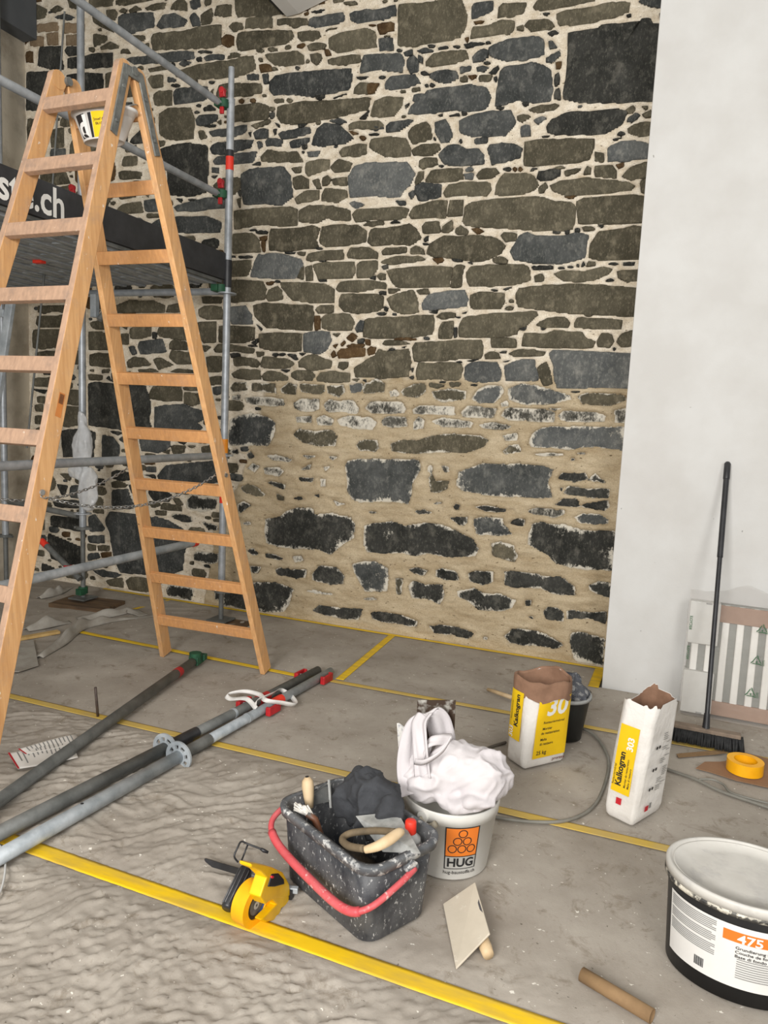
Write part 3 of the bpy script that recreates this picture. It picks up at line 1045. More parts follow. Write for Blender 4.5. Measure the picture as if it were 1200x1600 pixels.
for k, (c1, c2, c3) in PAL.items():
    nm = {'o': 'olive', 'b': 'blue_grey', 'g': 'pale_grey', 'k': 'black', 'r': 'rusty', 't': 'tan', 'w': 'limed'}[k]
    SMATS[k, 0] = stone_mat(nm+'_stone', c1, c2, c3, SM_DRY, 1.0, 1.25)
    SMATS[k, 1] = stone_mat(nm+'_smeared_stone', c1, c2, c3, SM_WET, .80, 1.05)
    SMATS[k, 2] = stone_mat(nm+'_covered_stone', c1, c2, c3, SM_WET, .55, .95)
def outline(poly, step, jit, grow=0.0):
    P = []
    n = len(poly)
    for i in range(n):
        a, b = poly[i], poly[(i+1) % n]; L = np.linalg.norm(b-a); k = max(1, int(round(L/step)))
        for j in range(k): P.append(a+(b-a)*(j/k))
    P = np.array(P)
    # round the corners a little, then roughen
    P = .82*P + .09*np.roll(P, 1, 0) + .09*np.roll(P, -1, 0)
    nrm = np.roll(P, -1, 0)-np.roll(P, 1, 0); nrm = np.stack([nrm[:, 1], -nrm[:, 0]], 1); nrm /= np.linalg.norm(nrm, axis=1)[:, None]+1e-9
    return P + nrm*grow + nrm*(np.random.RandomState(int(abs(P[0, 0])*1e4) % 99991).uniform(-1, 1, len(P))*jit)[:, None]
def stone_geo(kind, smear, poly, a, f, step):
    jit = min(.004 if smear == 0 else .005, .1*math.sqrt(a))
    P = outline(poly, step, jit, min(.0075 if smear == 0 else .008, .085*math.sqrt(a))); n = len(P); c = P.mean(0); size = math.sqrt(a)
    rings = [(0, -.05, 1.15), (0, f-min(.006, size*.06), 1.05 if smear else .9)]
    r_in = min(.010 if smear == 0 else .017, size*.12); rings.append((r_in, f, (.5, .85, .9)[smear]))
    if size > .07: rings.append((min(.035 if smear == 0 else .048, size*.25), f+.001, (.12, .35, .72)[smear]))
    V = []; A = []
    rs = np.random.RandomState(int(a*1e7) % 99991)
    for inset, d, sm_ in rings:
        v = c-P; L = np.linalg.norm(v, axis=1)[:, None]+1e-9
        Q = P + v*np.minimum(inset/L, .6)
        rough_ = rs.uniform(-1, 1, n)*(.0025 if inset else 0)*min(1, size/.1)
        for q, e in zip(Q, rough_): V.append((q[0], YW-(d+e), q[1])); A.append(sm_)
    Fc = []; Sm = []
    for k in range(len(rings)-1):
        for i in range(n):
            j = (i+1) % n; Fc.append((k*n+i, k*n+j, (k+1)*n+j, (k+1)*n+i)); Sm.append(k > 0)
    b = (len(rings)-1)*n
    V.append((c[0], YW-f-.002, c[1])); A.append((.0, .12, .62)[smear])
    for i in range(n): Fc.append((b+i, b+(i+1) % n, len(V)-1)); Sm.append(True)
    return V, Fc, Sm, A
allst = [(k, s_, P, a, f) for (k, s_, P, a), f in zip(stones, fr)] + extra
def vis(st):
    # only stones inside the photographed part of the wall compete for a place of their own
    c = st[2].mean(0); d = Vector((c[0], YW, c[1]-H)); px = 600+FPX*d.dot(RT)/d.dot(FWD); py = 800-FPX*d.dot(UPV)/d.dot(FWD)
    hid = (px < 0 or py < 0 or py > 1100)
    return st[3]*(0 if hid else 1)
allst.sort(key=vis, reverse=True)
small = {}
for idx, (k, s_, P, a, f) in enumerate(allst):
    V, Fc, Sm, A = stone_geo(k, s_, P, a, f, .028 if idx < 300 else .016 if a < .003 else .03)
    if idx < 300:
        c = P.mean(0); o0 = (c[0], YW, c[1])
        me = bpy.data.meshes.new('stone'); me.from_pydata([(x-o0[0], y-o0[1], z-o0[2]) for x, y, z in V], [], Fc); me.materials.append(SMATS[k, s_])
        me.polygons.foreach_set('use_smooth', Sm); at = me.attributes.new('smear', 'FLOAT', 'POINT'); at.data.foreach_set('value', A); me.update()
        o = bpy.data.objects.new('stone', me); C.objects.link(o); o.parent = wall_back; o.location = o0
    else:
        e = small.setdefault('x', ([], [], [], [], [])); n0 = len(e[0]); e[0].extend(V); e[1].extend(tuple(i+n0 for i in q) for q in Fc); e[2].extend(Sm); e[3].extend(A); e[4].extend([(k, s_)]*len(Fc))
V, Fc, Sm, A, K = small['x']
me = bpy.data.meshes.new('small_stones'); me.from_pydata(V, [], Fc); keys = sorted(set(K)); [me.materials.append(SMATS[q]) for q in keys]
me.polygons.foreach_set('material_index', [keys.index(q) for q in K]); me.polygons.foreach_set('use_smooth', Sm)
at = me.attributes.new('smear', 'FLOAT', 'POINT'); at.data.foreach_set('value', A); me.update()
o = link('small_stones', me, wall_back); o['kind'] = 'stuff'
print('stones', len(allst))
# ---------------------------------------------------------------- fleece sheets over the floor
mf, nt, bs = nodes('dusty_fleece'); bs.inputs['Roughness'].default_value = .95; bs.inputs['Specular IOR Level'].default_value = .15
c = ramp(nt, noise(nt, 2.2, 6, .65, 'World'), .3, .7, S(146, 138, 128), S(178, 171, 161))
c = mix(nt, ramp(nt, noise(nt, 9, 8, .75, 'World', dist=.6), .55, .72), c, S(124, 113, 98))
c = mix(nt, math_(nt, 'MULTIPLY', ramp(nt, noise(nt, 34, 6, .8, 'World', dist=1.0), .60, .68), .5), c, S(112, 102, 88))
c = mix(nt, math_(nt, 'MULTIPLY', ramp(nt, noise(nt, 60, 3, .6, 'World'), .70, .74), .8), c, S(86, 78, 68))
c = mix(nt, math_(nt, 'MULTIPLY', ramp(nt, noise(nt, 41, 3, .6, 'World', stretch=(1, 1.3, 1)), .69, .72), .9), c, S(226, 222, 212))
nt.links.new(c, bs.inputs['Base Color'])
bump(nt, bs, noise(nt, 140, 5, .7, 'World'), .25, .004)
def sheet_height(X, Y):
    # crumpled in front and to the left, nearly flat under the tools on the right
    w1 = fbm(X*3+2, Y*3, 2); w2 = fbm(X*3+9, Y*3+4, 2)
    u = (X*.75 + Y*.66)+.16*w1; v = (-X*.66+Y*.75)+.16*w2
    rid = lambda q: (1-np.abs(2*q-1))**2
    near = np.clip((2.0-Y)/.5, 0, 1)*np.clip((.25-X)/.6, 0, 1)
    mid = np.clip((2.75-Y)/.2, 0, 1)*np.clip((-.75-X)/.5, 0, 1)
    a = rid(vn(u*30, v*46)); b = rid(vn(u*15+3, v*30+7)); d = rid(vn(u*70, v*90+2))
    h = (near*(.0075*a**1.5+.007*b+.0045*d+.010*fbm(X*6, Y*6, 3)) + mid*(1-near)*(.010*rid(vn(u*3.4, v*19+3))+.006*b+.004*a+.003*d))
    h = h + .0016*fbm(X*9, Y*9, 3)
    far = np.clip((-2.6-X)/.5, 0, 1)*np.clip((Y-2.7)/.3, 0, 1); h = h+far*.006*rid(vn(u*4, v*7))
    return h - h.min() + .002
def fleece(label, x0, x1, y0, y1, step, lift):
    xs = np.arange(x0, x1+step, step); ys = np.linspace(y0, y1, max(3, int((y1-y0)/step)))
    X, Y = np.meshgrid(xs, ys, indexing='ij'); Z = sheet_height(X, Y)*np.clip(np.minimum(Y-y0, y1-Y)/.09-.15, .12, 1)+lift
    V = np.stack([X.ravel(), Y.ravel(), Z.ravel()], 1); n = len(ys)
    i, k = np.meshgrid(np.arange(len(xs)-1), np.arange(n-1), indexing='ij'); a = (i*n+k).ravel()
    q = np.stack([a, a+n, a+n+1, a+1], 1)
    cx, cy = V[q, 0].mean(1), V[q, 1].mean(1); q = q[~((cx > XP-.008) & (cy > YP-.008))]
    o = link('fleece_sheet', np_mesh('fleece_sheet', V, q, mf)); return tag(o, label, 'floor cover', 'grey fleece strips covering the floor')
def sh(x, y): return float(sheet_height(np.array([[x, -3., 0.]]), np.array([[y, 1., 3.]]))[0, 0])
YA, YB, YC = 3.70, 2.70, 1.745
fleece('crumpled grey fleece strip in front of the nearest yellow tape', -3.1, 1.9, .3, YC+.01, .0085, .0)
fleece('grey fleece strip under the black mortar tub, between two yellow tapes', -3.6, 1.9, YC-.01, YB+.01, .0085, .001)
fleece('grey fleece strip under the two mortar bags', -5.1, 1.9, YB-.01, YA+.01, .02, .000)
fleece('grey fleece strip along the foot of the stone wall, reaching under the broom', -5.1, 1.9, YA-.01, YW-.005, .02, .001)
# ---- yellow tape over the seams
M_tape = simple('yellow_tape', S(236, 196, 24), S(196, 164, 70), 7, .5, coord='World', stretch=(.6, 3, 1), lo=.42, hi=.72)
M_tape2 = simple('dusty_yellow_tape', S(205, 172, 66), S(190, 166, 104), 6, .65, coord='World', lo=.3, hi=.7)
def tape(label, p0, p1, w, mat_, raised=.0075, n=None):
    p0, p1 = Vector(p0).to_2d(), Vector(p1).to_2d(); L = (p1-p0).length; n = n or max(4, int(L/.012)); d = (p1-p0)/L; s_ = Vector((-d.y, d.x)); k = 7
    P = []
    t_ = np.linspace(0, L, n); off = np.linspace(-w/2, w/2, k)
    X = p0.x+d.x*t_[:, None]+s_.x*off[None]; Y = p0.y+d.y*t_[:, None]+s_.y*off[None]
    xs = np.concatenate([X.ravel(), [-3.0]]); ys = np.concatenate([Y.ravel(), [3.0]])
    Z = np.maximum(sheet_height(xs[None], ys[None])[0, :-1].reshape(X.shape)*.12, 0)+raised
    V = np.stack([X.ravel(), Y.ravel(), Z.ravel()], 1); i, j = np.meshgrid(np.arange(n-1), np.arange(k-1), indexing='ij'); a = (i*k+j).ravel()
    o = link('floor_tape', np_mesh('floor_tape', V, np.stack([a, a+k, a+k+1, a+1], 1), mat_)); md = o.modifiers.new('solid', 'SOLIDIFY'); md.thickness = .0008
    return tag(o, label, 'tape', 'yellow tape strips on the floor')
tape('bright yellow double floor tape nearest the camera, left of the cardboard tube', (-3.0, YC+.02), (.25, YC-.02), .062, M_tape)
tape('dusty yellow floor tape passing behind the black tub and white bucket', (-3.5, YB-.02), (.62, YB+.03), .048, M_tape2)
tape('yellow floor tape passing the feet of the ladder', (-3.62, YA+.0), (-1.75, YA-.04), .042, M_tape)
tape('faded yellow floor tape running from the loose tubes to behind the mortar bags', (-1.76, YA-.02), (1.2, YA+.05), .04, M_tape2)
tape('yellow floor tape along the foot of the stone wall', (-4.3, YW-.035), (XP-.02, YW-.04), .035, M_tape)
tape('short yellow tape crossing from the stone wall toward the loose tubes', (-1.73, YW-.06), (-1.68, YA+.02), .05, M_tape)
tape('short yellow tape piece beside the end of the white wall', (XP-.045, YP-.03), (XP-.04, YW-.06), .06, M_tape)
tape('short yellow tape crossing behind the ladder', (-3.62, YW-.06), (-3.70, YA+.35), .035, M_tape)
# ================================================================ materials of the things
def wood_mat(name, c1, c2, worn, amt):
    m_, nt, bs = nodes(name); bs.inputs['Roughness'].default_value = .6
    g = noise(nt, 30, 5, .6, 'World', stretch=(2.2, 2.2, .12)); c = ramp(nt, g, .3, .7, c1, c2)
    c = mix(nt, math_(nt, 'MULTIPLY', ramp(nt, noise(nt, 9, 6, .7, 'World'), .5, .7), amt), c, worn)
    c = mix(nt, ramp(nt, noise(nt, 38, 5, .7, 'World', stretch=(1, 1, .5)), .66, .70), c, S(232, 222, 208))
    c = mix(nt, ramp(nt, noise(nt, 26, 4, .7, 'World', stretch=(1, 1, .8)), .715, .735), c, S(70, 52, 40))
    nt.links.new(c, bs.inputs['Base Color']); bump(nt, bs, g, .15, .004); return m_
M_wood = wood_mat('ladder_wood', S(224, 176, 122), S(198, 146, 94), S(178, 146, 120), .55)
M_rung = wood_mat('worn_rung_wood', S(188, 154, 128), S(162, 132, 110), S(138, 118, 104), .85)
M_rung2 = wood_mat('rung_wood', S(214, 158, 102), S(190, 136, 86), S(166, 130, 104), .45)
M_galv = simple('galvanised_steel', S(186, 191, 196), S(140, 146, 152), 14, .45, .35, .05, 60, coord='World', lo=.3, hi=.75)
M_galvd = simple('dull_galvanised_steel', S(122, 124, 122), S(94, 96, 94), 10, .6, .3, .1, 60, coord='World')
M_galvl = simple('pale_galvanised_steel', S(184, 191, 196), S(148, 156, 162), 12, .5, .25, .05, 60, coord='World')
M_hinge = simple('hinge_steel', S(136, 138, 134), S(104, 106, 104), 25, .55, .5, .2, 90, coord='World')
M_chain = simple('chain_steel', S(190, 190, 188), S(120, 120, 118), 40, .4, .7)
M_red = simple('red_plastic', S(196, 36, 42), S(160, 28, 34), 15, .45)
M_redb = simple('bright_red_band', S(236, 62, 40), S(220, 50, 34), 15, .5)
M_orange = simple('orange_band', S(226, 142, 30), S(208, 126, 26), 15, .5)
M_green = simple('green_coupler', S(38, 92, 62), S(28, 70, 50), 20, .6)
M_black = simple('black_board', S(44, 45, 48), S(60, 61, 64), 8, .55, 0, .1, 40, coord='World')
M_blackp = simple('black_plastic', S(34, 35, 38), S(48, 49, 52), 12, .4)
M_white = simple('white_print', S(236, 236, 232), S(228, 228, 224), 10, .6)
M_ink = simple('black_ink', S(26, 26, 28), S(34, 34, 36), 10, .6)
M_steel = simple('trowel_steel', S(196, 197, 194), S(150, 151, 148), 18, .35, .3, .05, 60)
M_plank = simple('dirty_plank', S(112, 88, 62), S(76, 60, 44), 8, .8, 0, .3, 30, coord='World', stretch=(.4, 3, 3))
M_pine = simple('pale_plank', S(214, 182, 120), S(190, 156, 100), 10, .7, coord='World')
M_paper = simple('white_paper', S(226, 222, 216), S(212, 208, 202), 6, .8)
M_card = simple('cardboard', S(146, 118, 84), S(126, 100, 70), 9, .85, 0, .1, 50)
M_yell = simple('yellow_plastic', S(244, 196, 10), S(226, 176, 8), 9, .35)
M_tapeor = simple('orange_yellow_tape', S(248, 182, 20), S(238, 168, 14), 14, .4)
M_kraft = simple('kraft_paper', S(148, 114, 92), S(122, 92, 72), 8, .85, 0, .3, 24)
M_cable = simple('grey_cable', S(132, 130, 122), S(112, 110, 102), 9, .55)
M_blue = simple('blue_print', S(40, 100, 190), S(34, 88, 170), 10, .5)
M_redp = simple('red_print', S(196, 30, 46), S(184, 26, 40), 10, .6)
M_yprint = simple('yellow_print', S(242, 202, 14), S(230, 188, 10), 4, .6)
M_oprint = simple('orange_print', S(226, 124, 40), S(214, 112, 34), 4, .5)
M_gprint = simple('grey_print', S(144, 144, 142), S(130, 130, 128), 10, .7)
M_greenp = simple('green_print', S(52, 100, 62), S(44, 88, 54), 10, .6)
M_fleece2 = simple('loose_fleece', S(176, 172, 164), S(146, 140, 130), 5, .95, 0, .2, 60, coord='World')
# ---- lettering: flat text laid onto a surface given by fn(x, y) -> point
def text_mesh(s_, size, bold=0.0, align='LEFT', squeeze=1.0):
    cu = bpy.data.curves.new('t', 'FONT'); cu.body = s_; cu.size = size; cu.align_x = align; cu.offset = bold*size; cu.resolution_u = 3
    o = bpy.data.objects.new('t', cu); C.objects.link(o); bpy.context.view_layer.update()
    me = bpy.data.meshes.new_from_object(o.evaluated_get(bpy.context.evaluated_depsgraph_get()))
    v = [(p.co.x*squeeze, p.co.y) for p in me.vertices]; f = [tuple(p.vertices) for p in me.polygons]
    bpy.data.objects.remove(o); bpy.data.curves.remove(cu); bpy.data.meshes.remove(me); return v, f
def text_on(s_, size, fn, mat, parent, x0=0, y0=0, bold=0.0, align='LEFT', rot=0, name='lettering', squeeze=1.0):
    v, f = text_mesh(s_, size, bold, align, squeeze); c, s2 = math.cos(rot), math.sin(rot)
    return MB().add([fn(x0+x*c-y*s2, y0+x*s2+y*c) for x, y in v], f).build(name, mat, parent)
def patch_on(x0, x1, y0, y1, fn, mat, parent, name='print', n=10, m=6):
    return MB().grid([[fn(x0+(x1-x0)*i/n, y0+(y1-y0)*j/m) for j in range(m+1)] for i in range(n+1)]).build(name, mat, parent)
def poly_on(pts, fn, mat, parent, name='print'):
    return MB().add([fn(x, y) for x, y in pts], [tuple(range(len(pts)))]).build(name, mat, parent)
def ring_on(cx, cy, r, w, fn, mat, parent, name='print', n=28, a0=0, a1=2*PI, mb=None):
    P = [[fn(cx+q*math.cos(a0+(a1-a0)*i/n), cy+q*math.sin(a0+(a1-a0)*i/n)) for q in (r, r-w)] for i in range(n+1)]
    if mb is not None: return mb.grid(P)
    return MB().grid(P).build(name, mat, parent)
# soft things: blobs fused, smoothed and folded along given directions
from mathutils import noise as mn
def soft(name, blobs, mat, parent=None, voxel=.006, fold=.012, freq=14, dirs=(0, 0, 1), stretch=4, smooth=6, crumple=.003, cfreq=40, pinch=None, pw=2.5):
    mb = MB()
    for c, r, *rot in blobs:
        M = rot[0] if rot else Matrix.Identity(3); n, k = 20, 14; c = Vector(c)
        vs_ = [c + M @ Vector((r[0]*math.sin(PI*j/k)*math.cos(2*PI*i/n), r[1]*math.sin(PI*j/k)*math.sin(2*PI*i/n), r[2]*math.cos(PI*j/k))) for i in range(n) for j in range(k+1)]
        mb.add(vs_, [(i*(k+1)+j, i*(k+1)+j+1, ((i+1) % n)*(k+1)+j+1, ((i+1) % n)*(k+1)+j) for i in range(n) for j in range(k)], True)
    tmp = mb.build('tmp', mat, None)
    md = tmp.modifiers.new('fuse', 'REMESH'); md.mode = 'VOXEL'; md.voxel_size = voxel
    md = tmp.modifiers.new('smooth', 'SMOOTH'); md.factor = .5; md.iterations = smooth
    bpy.context.view_layer.update(); ev = tmp.evaluated_get(bpy.context.evaluated_depsgraph_get()); me = bpy.data.meshes.new_from_object(ev)
    bpy.data.objects.remove(tmp)
    d = Vector(dirs).normalized(); a_, b_, _ = basis((0, 0, 0), d)
    nv = len(me.vertices); co = np.empty(nv*3, np.float32); me.vertices.foreach_get('co', co); no = np.empty(nv*3, np.float32); me.vertices.foreach_get('normal', no); new = []
    for vi in range(nv):
        p = Vector(co[3*vi:3*vi+3]); nrm_ = Vector(no[3*vi:3*vi+3]); w = mn.noise_vector(p*6)*.05; q = p+w
        if pinch is not None:
            e = q-Vector(pinch); L = e.length+.02; u = Vector((math.atan2(e.dot(b_), e.dot(a_))*1.1, e.dot(d)*2/freq*3, L*.6)); u = Vector((u.x*.35*freq*.25, u.y, u.z*3)); k = min(1, L/.08)
        else:
            u = Vector((q.dot(a_)*freq, q.dot(b_)*freq, q.dot(d)*freq/stretch)); k = 1
        r1 = 1-2*abs(mn.noise(u)); r2 = 1-2*abs(mn.noise(u*2.1+Vector((3, 7, 1))))
        new.extend(p + nrm_*(fold*k*(max(r1, .0)**pw+.35*max(r2, 0)**pw-.4) + (crumple*mn.noise(p*cfreq) if crumple else 0)))
    me.vertices.foreach_set('co', new); me.update()
    me.polygons.foreach_set('use_smooth', [True]*len(me.polygons)); me.name = name
    if not me.materials: me.materials.append(mat)
    o = link(name, me, parent); md = o.modifiers.new('smooth2', 'SMOOTH'); md.factor = .5; md.iterations = 3
    return o
# ================================================================ scaffold
P1 = Vector((-2.935, 4.386, 0)); P2 = Vector((-4.076, 4.252, 0)); P3x = WY(8, 800, 4.3).x; P3 = Vector((P3x, 4.3, 0))
sc = thing('scaffold', 'galvanised tube scaffold with black toe board in front of the stone wall', 'scaffold', P1)
def rail(name, p0, p1, r=.024, mat=None): return MB().cyl(p0, p1, r, n=18).build(name, mat or M_galv, sc)
def standard(P, z0, z1, split=None, zb=.006):
    a = rail('post', P+Vector((0, 0, z0)), P+Vector((0, 0, split or z1)), .0255)
    if split: rail('post', P+Vector((0, 0, split)), P+Vector((0, 0, z1)), .020)
    j = MB().cyl(P+Vector((0, 0, zb+.006)), P+Vector((0, 0, z0+.05)), .0175, n=14).cyl(P+Vector((0, 0, z0-.02)), P+Vector((0, 0, z0)), .05, n=8).box(P+Vector((0, 0, z0-.01)), (.15, .022, .016)).build('screw_jack', M_galvd, sc)
    MB().box(P+Vector((0, 0, zb+.006)), (.15, .15, .012)).build('base_plate', M_galvd, sc, .002)
standard(P1, .24, 3.745, 3.545, .014)
standard(P2, .60, 4.7, None, .05)
standard(P3, .45, 4.7)
def rosette(c, axis, name='rosette', parent=None, mat=None, R=.062, n=64):
    x, y, z = basis(Vector(c), Vector(c)+Vector(axis)); mb = MB(); t = .0045; c = Vector(c)
    def ringpts(r, zz): return [c + x*(r*math.cos(2*PI*i/n)) + y*(r*math.sin(2*PI*i/n)) + z*zz for i in range(n)]
    radii = [(.024, 1), (.034, 1), (.050, 0), (R, 1)]
    # flat ring with eight openings between the inner and the outer band
    top = [ringpts(r, t) for r, _ in radii]; bot = [ringpts(r, -t) for r, _ in radii]
    V = sum(top, [])+sum(bot, []); B = 4*n; Fs = []
    hole = lambda i: (i % 8) < (5 if (i//8) % 2 == 0 else 4)
    for i in range(n):
        j = (i+1) % n
        for k in range(3):
            if k == 1 and hole(i): continue
            Fs += [(k*n+i, (k+1)*n+i, (k+1)*n+j, k*n+j), (B+k*n+i, B+k*n+j, B+(k+1)*n+j, B+(k+1)*n+i)]
        Fs += [(3*n+i, B+3*n+i, B+3*n+j, 3*n+j), (i, j, B+j, B+i)]
        if hole(i): Fs += [(n+i, n+j, B+n+j, B+n+i), (2*n+i, B+2*n+i, B+2*n+j, 2*n+j)]
        if hole(i) != hole(i-1): Fs += [(n+i, 2*n+i, B+2*n+i, B+n+i)]
    return mb.add(V, Fs).build(name, mat or M_galv, parent if parent is not None else sc)
for P, zs in ((P1, (2.30, 1.20)), (P2, (2.30, 1.20, .70))):
    for z in zs: rosette(P+Vector((0, 0, z)), (0, 0, 1))
XR = P1.x+.005
rails = []
for z, y1 in ((3.51, 1.3), (2.94, 1.3)):
    rails.append(rail('guard_rail', (XR-.055, 4.33, z), (XR-.055, y1, z), .0215))
rail('ledger', (XR-.05, 4.33, 1.195), (XR-.05, 1.2, 1.195), .0245, M_galv)
e_ = WX(302, 848, XR-.05); rail('ledger', e_, (XR-.05, 1.2, e_.z-.0), .0255, M_galvl)
MB().cyl(e_+Vector((0, .03, 0)), e_+Vector((0, -.01, 0)), .029, n=16).build('end_cap', M_redb, sc)
rail('ledger', (P1.x, 4.386, 2.315), (P3x, 4.31, 2.315), .024)
a_, b_ = WY(14, 783, P3.y-.04), WY(122, 806, P2.y); rail('ledger', a_, b_, .0225, M_galvd)
a_ = WY(12, 792, P3.y-.05); b_ = WY(125, 905, P2.y-.06); rail('brace', a_, b_, .022, M_galvd)
q = a_.lerp(b_, .48); MB().cyl(q, a_.lerp(b_, .55), .025, n=14).build('band', M_redb, sc)
q = a_.lerp(b_, .86); MB().box(q, (.07, .05, .05)).build('wedge', M_red, sc, .004)
MB().cyl(P2+Vector((.0, 0, .09)), P2+Vector((0, 0, .14)), .034, n=12).box(P2+Vector((.01, -.035, .11)), (.05, .05, .045)).build('coupler', M_green, sc)
# couplers with green body and red wedges
for P, z, s_ in ((P1, 3.51, 1), (P1, 2.94, 1), (P1, 2.33, 0), (P2, 2.94, 1), (P3, 3.3, 1)):
    c = P+Vector((-.035, -.03, z))
    MB().cyl(c+Vector((0, 0, -.025)), c+Vector((0, 0, .025)), .036, n=10).box(c+Vector((-.02, -.02, 0)), (.05, .06, .045)).build('coupler', M_green, sc, .004)
    if s_:
        MB().box(c+Vector((.005, -.025, .06)), (.04, .022, .05), Matrix.Rotation(.25, 3, 'X')).cyl(c+Vector((.005, -.04, .075)), c+Vector((.005, -.01, .075)), .02, n=10).build('wedge', M_red, sc, .004)
        MB().box(c+Vector((0, -.02, -.045)), (.028, .018, .045)).build('wedge', M_red, sc, .004)
for py0, py1, mt in ((236, 246, M_blackp), (246, 267, M_redb), (686, 708, M_orange), (772, 786, M_redb)):
    z0, z1 = WY(352, py1, P1.y).z, WY(352, py0, P1.y).z
    MB().cyl(P1+Vector((0, 0, z0)), P1+Vector((0, 0, z1)), .0268, n=18).build('band', mt, sc)
MB().cyl(P1+Vector((0, 0, 2.34)), P1+Vector((0, 0, 2.52)), .029, n=16).build('sleeve', M_blackp, sc)
MB().cyl(P1+Vector((0, 0, 3.52)), P1+Vector((0, 0, 3.55)), .028, n=16).build('collar', M_galv, sc)
# toe board with lettering
tb = MB().box((XR-.02, 3.0, 2.475), (.03, 2.74, .175)).build('toe_board', M_black, sc, .002)
tfn = lambda u, v: Vector((XR-.0035, u, v))
te = WX(103, 350, XR); t0 = WX(103, 308, XR)
v_, f_ = text_mesh('este.ch', .195, .02, 'RIGHT', .86)
MB().add([tfn(te.y+x, 2.412+y) for x, y in v_], f_).build('lettering', M_white, tb)
MB().box((XR-.03, 3.0, 2.375), (.012, 2.7, .02)).build('deck_edge', M_galvd, sc)
# deck: steel planks with folded edges and pressed holes
hole_me = None
xs = np.linspace(XR-.06, P3x+.05, 7)
for a, b in zip(xs[:-1], xs[1:]):
    a, b = a-.006, b+.006; xm = (a+b)/2; w = a-b
    d = MB().box((xm, 3.0, 2.380), (w, 2.7, .03)).box((a-.010, 3.0, 2.360), (.020, 2.7, .014)).box((b+.010, 3.0, 2.360), (.020, 2.7, .014)).box((xm, 3.0, 2.361), (.03, 2.7, .012)).build('deck_plank', M_galv, sc, .003)
    for i in range(9):
        y = 2.35+i*.22
        for dx in (-.075, .075):
            if hole_me is None:
                P = [(.030*math.cos(t_), (.045 if math.sin(t_) > 0 else -.045)+.030*math.sin(t_)) for t_ in np.linspace(0, 2*PI, 13)[:-1]]
                h_ = MB().prism(P, (0, 0, -.005), Matrix.Identity(3), .009).build('anti_slip_boss', M_galvl, None); hole_me = h_.data; bpy.data.objects.remove(h_)
            h_ = bpy.data.objects.new('anti_slip_boss', hole_me); C.objects.link(h_); h_.parent = d; h_.matrix_parent_inverse = world_m(d).inverted(); h_.location = (xm+dx, y, 2.364)
MB().box((P1.x-.75, 3.5, 2.352), (.07, .035, .022)).build('red_tag', M_redb, sc)
MB().box((WY(148, 480, 4.2).x, 4.2, WY(148, 478, 4.2).z), (.05, .04, .16)).build('bracket', M_galvl, sc, .003)
MB().cyl(WY(155, 500, 4.2), WY(175, 470, 4.3), .02, n=10).build('brace', M_galvd, sc)
# thin steel tie rod hanging left of the ladder, and the stile of the climbing frame
MB().cyl(WY(101, 18, 3.9), WY(80, 320, 3.9), .006, n=8).cyl(WY(80, 320, 3.9), WY(42, 700, 3.9), .007, n=8).build('tie_rod', M_galvd, sc)
A0, A1 = WY(20, 465, 3.6), WY(4, 568, 3.6); MB().bar(A0+Vector((0, 0, .05)), A1+(A1-A0)*1.2, .06, .03, (1, 0, 0)).build('stile', M_galvl, sc, .004)
MB().bar(WY(-30, 486, 3.6), WY(8, 490, 3.6), .05, .03, (0, 0, 1)).build('rung', M_galvl, sc, .004)
# sole plank under the inner post
o = MB().box((P2.x+.06, P2.y-.02, -.012), (.46, .28, .046), rotz(.15)).build('sole_plank', M_plank, None, .003); o.location.z = .025
tag(o, 'dirty wooden plank on the floor under the inner scaffold post', 'plank')
o = MB().box((P1.x+.06, P1.y-.0, -.006), (.34, .20, .012), rotz(.1)).build('sole_board', M_plank, None, .002); o.location.z = .006
tag(o, 'thin wooden board on the floor under the front scaffold post', 'board')
sc.location.z = 0
# ================================================================ wooden double ladder
YH = 2.65
LT = WY(203, 108, YH); LU = WY(101, 116, YH); LT.z = LU.z = 2.89
F2 = FL(415, 1052); G2 = FL(259, 1025)
lad = thing('wooden_ladder', 'wooden double step ladder spattered with paint, standing left of the loose tubes', 'ladder', (LT.x, YH, 0))
def side(Fr, Fl, sgn, mt, nr, rm, name):
    tops = []
    for top, foot in ((LT, Fr), (LU, Fl)):
        a = Vector((foot.x, foot.y, .016)); b = Vector((top.x, YH+sgn*.045, top.z))
        mb = MB().bar(a, b, .078, .030, (0, 1, 0)).cyl(b+Vector((-.015, 0, 0)), b+Vector((.015, 0, 0)), .039, n=20)
        r_ = mb.build('rail', mt, lad, .003); r_.data.materials.append(M_rung)
        for pg in r_.data.polygons:
            if sgn < 0 and pg.normal.y < -.7: pg.material_index = 1
        tops.append((a, b, r_))
    (a0, b0, _), (a1, b1, _) = tops; L = (b0-a0).length
    for k in range(1, nr+1):
        t_ = (.255+.2925*(k-1))/L
        p0, p1 = a0.lerp(b0, t_), a1.lerp(b1, t_); d = (b0-a0).normalized()
        off = Vector((0, sgn*.024, 0)) if sgn < 0 else Vector((0, -.022, 0))
        MB().bar(p0+off+Vector((-.013, 0, 0)), p1+off+Vector((.013, 0, 0)), .060, .030, d).build('rung', rm, lad, .003)
    return tops
s2 = side(Vector((F2.x, F2.y)).to_3d(), Vector((G2.x, G2.y)).to_3d(), 1, M_wood, 10, M_rung2, 'back')
s1 = side(Vector((F2.x, 2*YH-F2.y, 0)), Vector((G2.x, 2*YH-G2.y, 0)), -1, M_wood, 10, M_rung, 'front')
